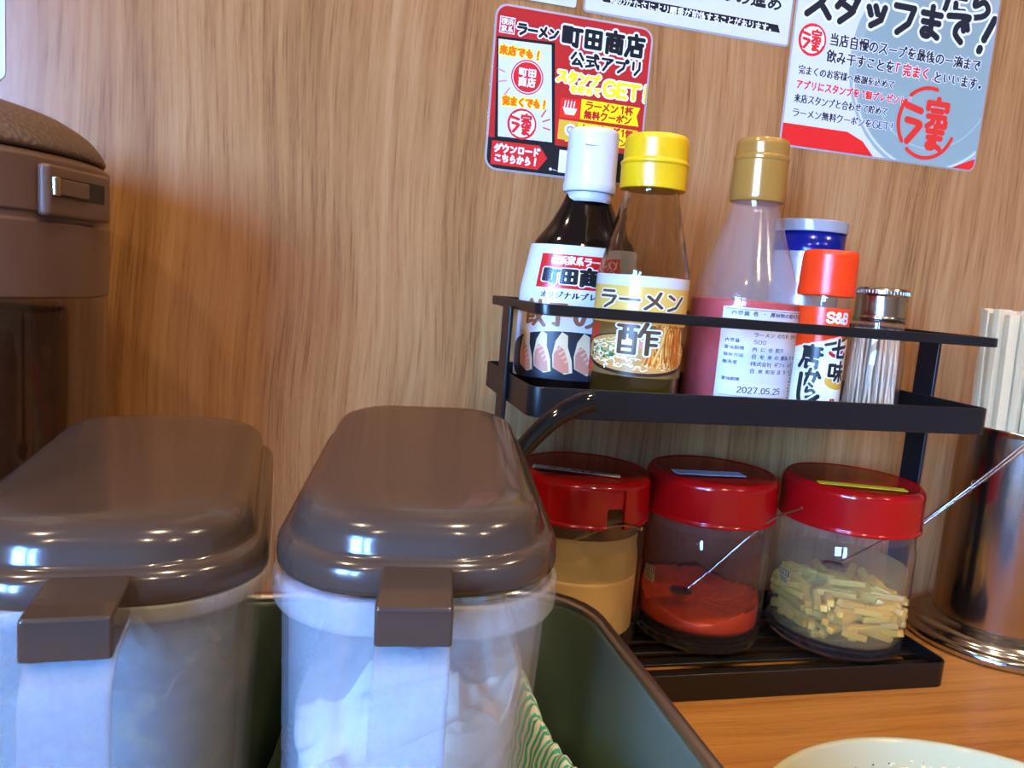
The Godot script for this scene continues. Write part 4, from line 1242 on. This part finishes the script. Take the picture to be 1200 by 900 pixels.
func holder() -> void:
	var p := Vector3(0.570, 0.0005, -0.508)
	var o := thing("chopstick_holder", "polished steel cup with flared foot holding chopsticks beside the rack", "holder", p)
	part("cup", lathe(fillet([Vector2(0.045, 0.012), Vector2(0.0468, 0.020), Vector2(0.0472, 0.180), Vector2(0.0480, 0.1835), Vector2(0.0470, 0.1848), Vector2(0.0458, 0.1835), Vector2(0.0458, 0.014), Vector2(0, 0.014)], 0.0012), 72), M["steel"], o)
	part("foot", lathe(fillet([Vector2(0, 0.0), Vector2(0.0685, 0.0), Vector2(0.0698, 0.004), Vector2(0.0680, 0.0085), Vector2(0.0640, 0.0095), Vector2(0.0625, 0.0130), Vector2(0.0580, 0.0165), Vector2(0.0520, 0.0172), Vector2(0.0455, 0.0200)], 0.0018), 72), M["steel"], o)
	var g := RandomNumberGenerator.new()
	g.seed = 12
	var shapes := []
	for i in 3:
		var k := Kit.new()
		var rows := []
		for q in [[0.0019, 0.0], [0.0019, 0.0], [0.0030, 0.12], [0.0033, 0.2605], [0.0030, 0.261], [0.0030, 0.261]]:
			rows.append(rrect(q[0] * [1.0, 1.25, 1.1][i], q[0], 0.0005, 0.0005, q[1], 0, 0, 2))
		rows.push_front(dot_ring(rows[0], Vector3.ZERO))
		rows.append(dot_ring(rows[0], Vector3(0, 0.261, 0)))
		k.grid(rows)
		shapes.append(k.done())
	var n := 0
	for ix in range(-4, 5):
		for iz in range(-4, 5):
			var q := Vector2(ix * 0.0088 + (iz % 2) * 0.003, iz * 0.0088)
			if q.length() > 0.0385:
				continue
			var low := Vector3(q.x * 0.86, 0.0155, q.y * 0.86)
			var high := Vector3(q.x * 1.02 - 0.012, 0.2545, q.y * 1.02 + 0.004)
			var d := (high - low).normalized()
			var s := part(numbered("chopstick"), shapes[n % 3], M["chopstick wood"], self, p + low + Vector3(0, g.randf() * 0.004, 0))
			var zz := Vector3(sin(g.randf_range(-0.4, 0.4)), 0, 1)
			var xx := d.cross(zz).normalized() * -1.0
			xx = zz.cross(d).normalized() * -1.0
			s.basis = Basis(xx, d, xx.cross(d))
			tag(s, "pale wooden chopstick standing in the polished steel cup", "chopstick", "chopsticks in the steel cup")
			n += 1

func posters() -> void:
	var z := WALL + 0.0003
	var list := [
		["app_poster", 0.1135, 0.2355, 0.3535, 0.4698, 0.008, app_poster(), "red and black laminated app poster with rounded corners behind the bottles"],
		["notice_poster", 0.18, 0.3525, 0.4765, 0.60, 0.002, notice_poster(), "white laminated notice with one black brush stroke line of writing"],
		["staff_poster", 0.3577, 0.5497, 0.400, 0.60, 0.006, staff_poster(), "white and pale green laminated poster with red emblem and bowl"]]
	for q in list:
		var w: float = q[2] - q[1]
		var h: float = q[4] - q[3]
		var m := printed(q[0], q[6], 0.18)
		var o := thing(q[0], q[7], "poster", Vector3((q[1] + q[2]) / 2, (q[3] + q[4]) / 2, z))
		part("sheet", card(w, h, q[5], 0.0005), m, o)
		part("laminate_edge", card(w + 0.003, h + 0.003, q[5] + 0.0015, 0.0003), clear("laminate " + q[0], rgb(235, 240, 245, 0.3), 0.1), o)
	var blank := mat("blank paper", rgb(206, 212, 214), 0.2)
	single("paper_notice", card(0.133, 0.124, 0.002, 0.0005), blank, "plain white sheet whose lower edge shows above the red poster", "paper", Vector3(0.1063, 0.5384, z))
	single("paper_notice", card(0.2, 0.28, 0.006, 0.0005), blank, "plain pale sheet high on the wall above the brown dispenser", "paper", Vector3(-0.3068, 0.5112, z))

func bowl() -> void:
	var r := 0.108
	var o := thing("ramen_bowl", "ivory ramen bowl with leftover crumbs on its inner wall", "bowl", Vector3(0.2665, 0.0005, -0.193))
	var prof := fillet([Vector2(0, 0.004), Vector2(0.036, 0.004), Vector2(0.037, 0.0), Vector2(0.042, 0.0), Vector2(0.042, 0.008), Vector2(0.075, 0.022), Vector2(0.098, 0.042), Vector2(r - 0.001, 0.0585), Vector2(r - 0.0008, 0.0605), Vector2(r - 0.0035, 0.0605), Vector2(0.094, 0.0440), Vector2(0.072, 0.027), Vector2(0.040, 0.0125), Vector2(0, 0.0105)], 0.003)
	part("bowl_body", lathe(prof, 96), M["ivory glaze"], o)
	var g := RandomNumberGenerator.new()
	g.seed = 31
	var shape := block(Vector3(0.0016, 0.0008, 0.0012), 0.0004, 0.0003).done()
	var dark := mat("pepper crumb", rgb(70, 66, 50), 0.8)
	var pale := mat("fat crumb", rgb(214, 200, 140), 0.4)
	var crumbs := Node3D.new()
	crumbs.name = "crumbs"
	o.add_child(crumbs)
	for kind in 2:
		var k := Kit.new()
		for i in ([30, 110][kind] as int):
			var t := g.randf_range(-1.95, -0.75) if kind == 0 else g.randf_range(-1.45, -0.85)
			var rr := g.randf_range(0.086, 0.100)
			var yy := lerpf(0.0375, 0.0525, (rr - 0.086) / 0.014)
			block(Vector3(g.randf_range(0.0005, 0.0016) * (1 + kind), 0.0008, g.randf_range(0.0004, 0.001) * (1 + kind)), 0.0002, 0.0002, k, Vector3(cos(t) * rr, yy, sin(t) * rr))
		var c := part("crumbs", k, [dark, pale][kind], crumbs)
		c.set_meta("kind", "stuff")

func small_things() -> void:
	# dark spoon leaning out from behind the second box
	var pts := curve([Vector3(0.085, 0.120, -0.396), Vector3(0.098, 0.160, -0.396), Vector3(0.109, 0.180, -0.396), Vector3(0.125, 0.1975, -0.396), Vector3(0.140, 0.2065, -0.396), Vector3(0.1475, 0.2085, -0.396)], 8)
	var rad := []
	for i in pts.size():
		rad.append(lerpf(0.0046, 0.0060, float(i) / (pts.size() - 1)) * (0.75 if i == pts.size() - 1 else 1.0))
	var spoon := thing("serving_spoon", "glossy black spoon with curved handle behind the second seasoning box", "spoon")
	part("spoon_handle", tube(pts, rad, 14, null, 1.0, Vector3(0, 0, 1)), mat("black gloss", rgb(14, 13, 13), 0.08), spoon)
	part("spoon_bowl", lathe(fillet([Vector2(0, 0), Vector2(0.012, 0.002), Vector2(0.018, 0.009), Vector2(0.0165, 0.009), Vector2(0.011, 0.0035), Vector2(0, 0.0015)], 0.002), 24), M["black gloss"], spoon, Vector3(0.083, 0.1125, -0.392))
	# thin steel spoons in the jars
	var wire := func(label: String, path: Array, r: float, bowl_at: Vector3) -> Node3D:
		var s := thing("jar_spoon", label, "spoon", Vector3.ZERO, 0, "steel spoons in the jars")
		part("spoon_handle", tube(curve(path, 6), r, 8), M["steel"], s)
		part("spoon_bowl", lathe(fillet([Vector2(0, 0), Vector2(0.006, 0.001), Vector2(0.009, 0.004), Vector2(0.0082, 0.004), Vector2(0.0055, 0.0018), Vector2(0, 0.0008)], 0.001), 20), M["steel"], s, bowl_at)
		return s
	wire.call("steel spoon with its handle tip out of the garlic jar", [Vector3(0.182, 0.086, -0.510), Vector3(0.195, 0.104, -0.486), Vector3(0.204, 0.1135, -0.4680), Vector3(0.2116, 0.1149, -0.455)], 0.0013, Vector3(0.181, 0.078, -0.512))
	wire.call("steel spoon standing in the red chili jar", [Vector3(0.272, 0.056, -0.495), Vector3(0.284, 0.068, -0.492), Vector3(0.3096, 0.100, -0.482), Vector3(0.3215, 0.1172, -0.4725), Vector3(0.3303, 0.1305, -0.455)], 0.0009, Vector3(0.268, 0.049, -0.498))
	var long_spoon: Node3D = wire.call("long steel spoon leaning out of the ginger jar towards the steel cup", [Vector3(0.394, 0.078, -0.486), Vector3(0.420, 0.096, -0.480), Vector3(0.4509, 0.1155, -0.474), Vector3(0.478, 0.147, -0.462), Vector3(0.515, 0.192, -0.447)], 0.0011, Vector3(0.388, 0.072, -0.488))
	# its handle is two wires with a loose twist round them
	var from := Vector3(0.4509, 0.1155, -0.474)
	var to := Vector3(0.515, 0.192, -0.447)
	part("second_wire", tube([from + Vector3(0.0005, -0.0018, 0.0004), from.lerp(to, 0.5) + Vector3(0.0014, -0.0024, 0.001), to + Vector3(0.0024, -0.0016, 0.001)], 0.0009, 8), M["steel"], long_spoon)
	var coil := []
	var along := (to - from).normalized()
	var a1 := along.cross(Vector3.UP).normalized()
	var a2 := a1.cross(along)
	for i in 61:
		var t := i / 60.0
		coil.append(from.lerp(to, 0.12 + 0.42 * t) + Vector3(0.001, -0.001, 0.0004) + (a1 * cos(t * 19.0) + a2 * sin(t * 19.0)) * 0.0027)
	part("wire_twist", tube(coil, 0.0005, 6), M["steel"], long_spoon)
	# toothpicks
	var g := RandomNumberGenerator.new()
	g.seed = 3
	var k := tube([Vector3(0, 0, 0), Vector3(0, 0.004, 0), Vector3(0, 0.058, 0), Vector3(0, 0.063, 0)], [0.0003, 0.0011, 0.0011, 0.0008], 7, null, 1.0, Vector3.RIGHT)
	var pick := k.done()
	for i in 46:
		var t := g.randf() * TAU
		var r := 0.0165 * sqrt(g.randf())
		if i < 26:
			r = 0.0172
			t = TAU * i / 26.0
		var low := Vector3(0.4030 + cos(t) * r, 0.1945, -0.495 + sin(t) * r)
		var t2 := t + g.randf_range(-0.35, 0.35)
		var r2 := minf(r, 0.0160) * 0.93
		var high := Vector3(0.4030 + cos(t2) * r2, 0.2575, -0.495 + sin(t2) * r2)
		var o := part(numbered("toothpick"), pick, M["toothpick wood"], self, low)
		var d := (high - low).normalized()
		var xx := Vector3(0, 0, 1).cross(d).normalized() * -1.0
		o.basis = Basis(xx, d, xx.cross(d))
		tag(o, "thin wooden toothpick standing in the glass jar with chrome lid", "toothpick", "toothpicks in the glass jar")
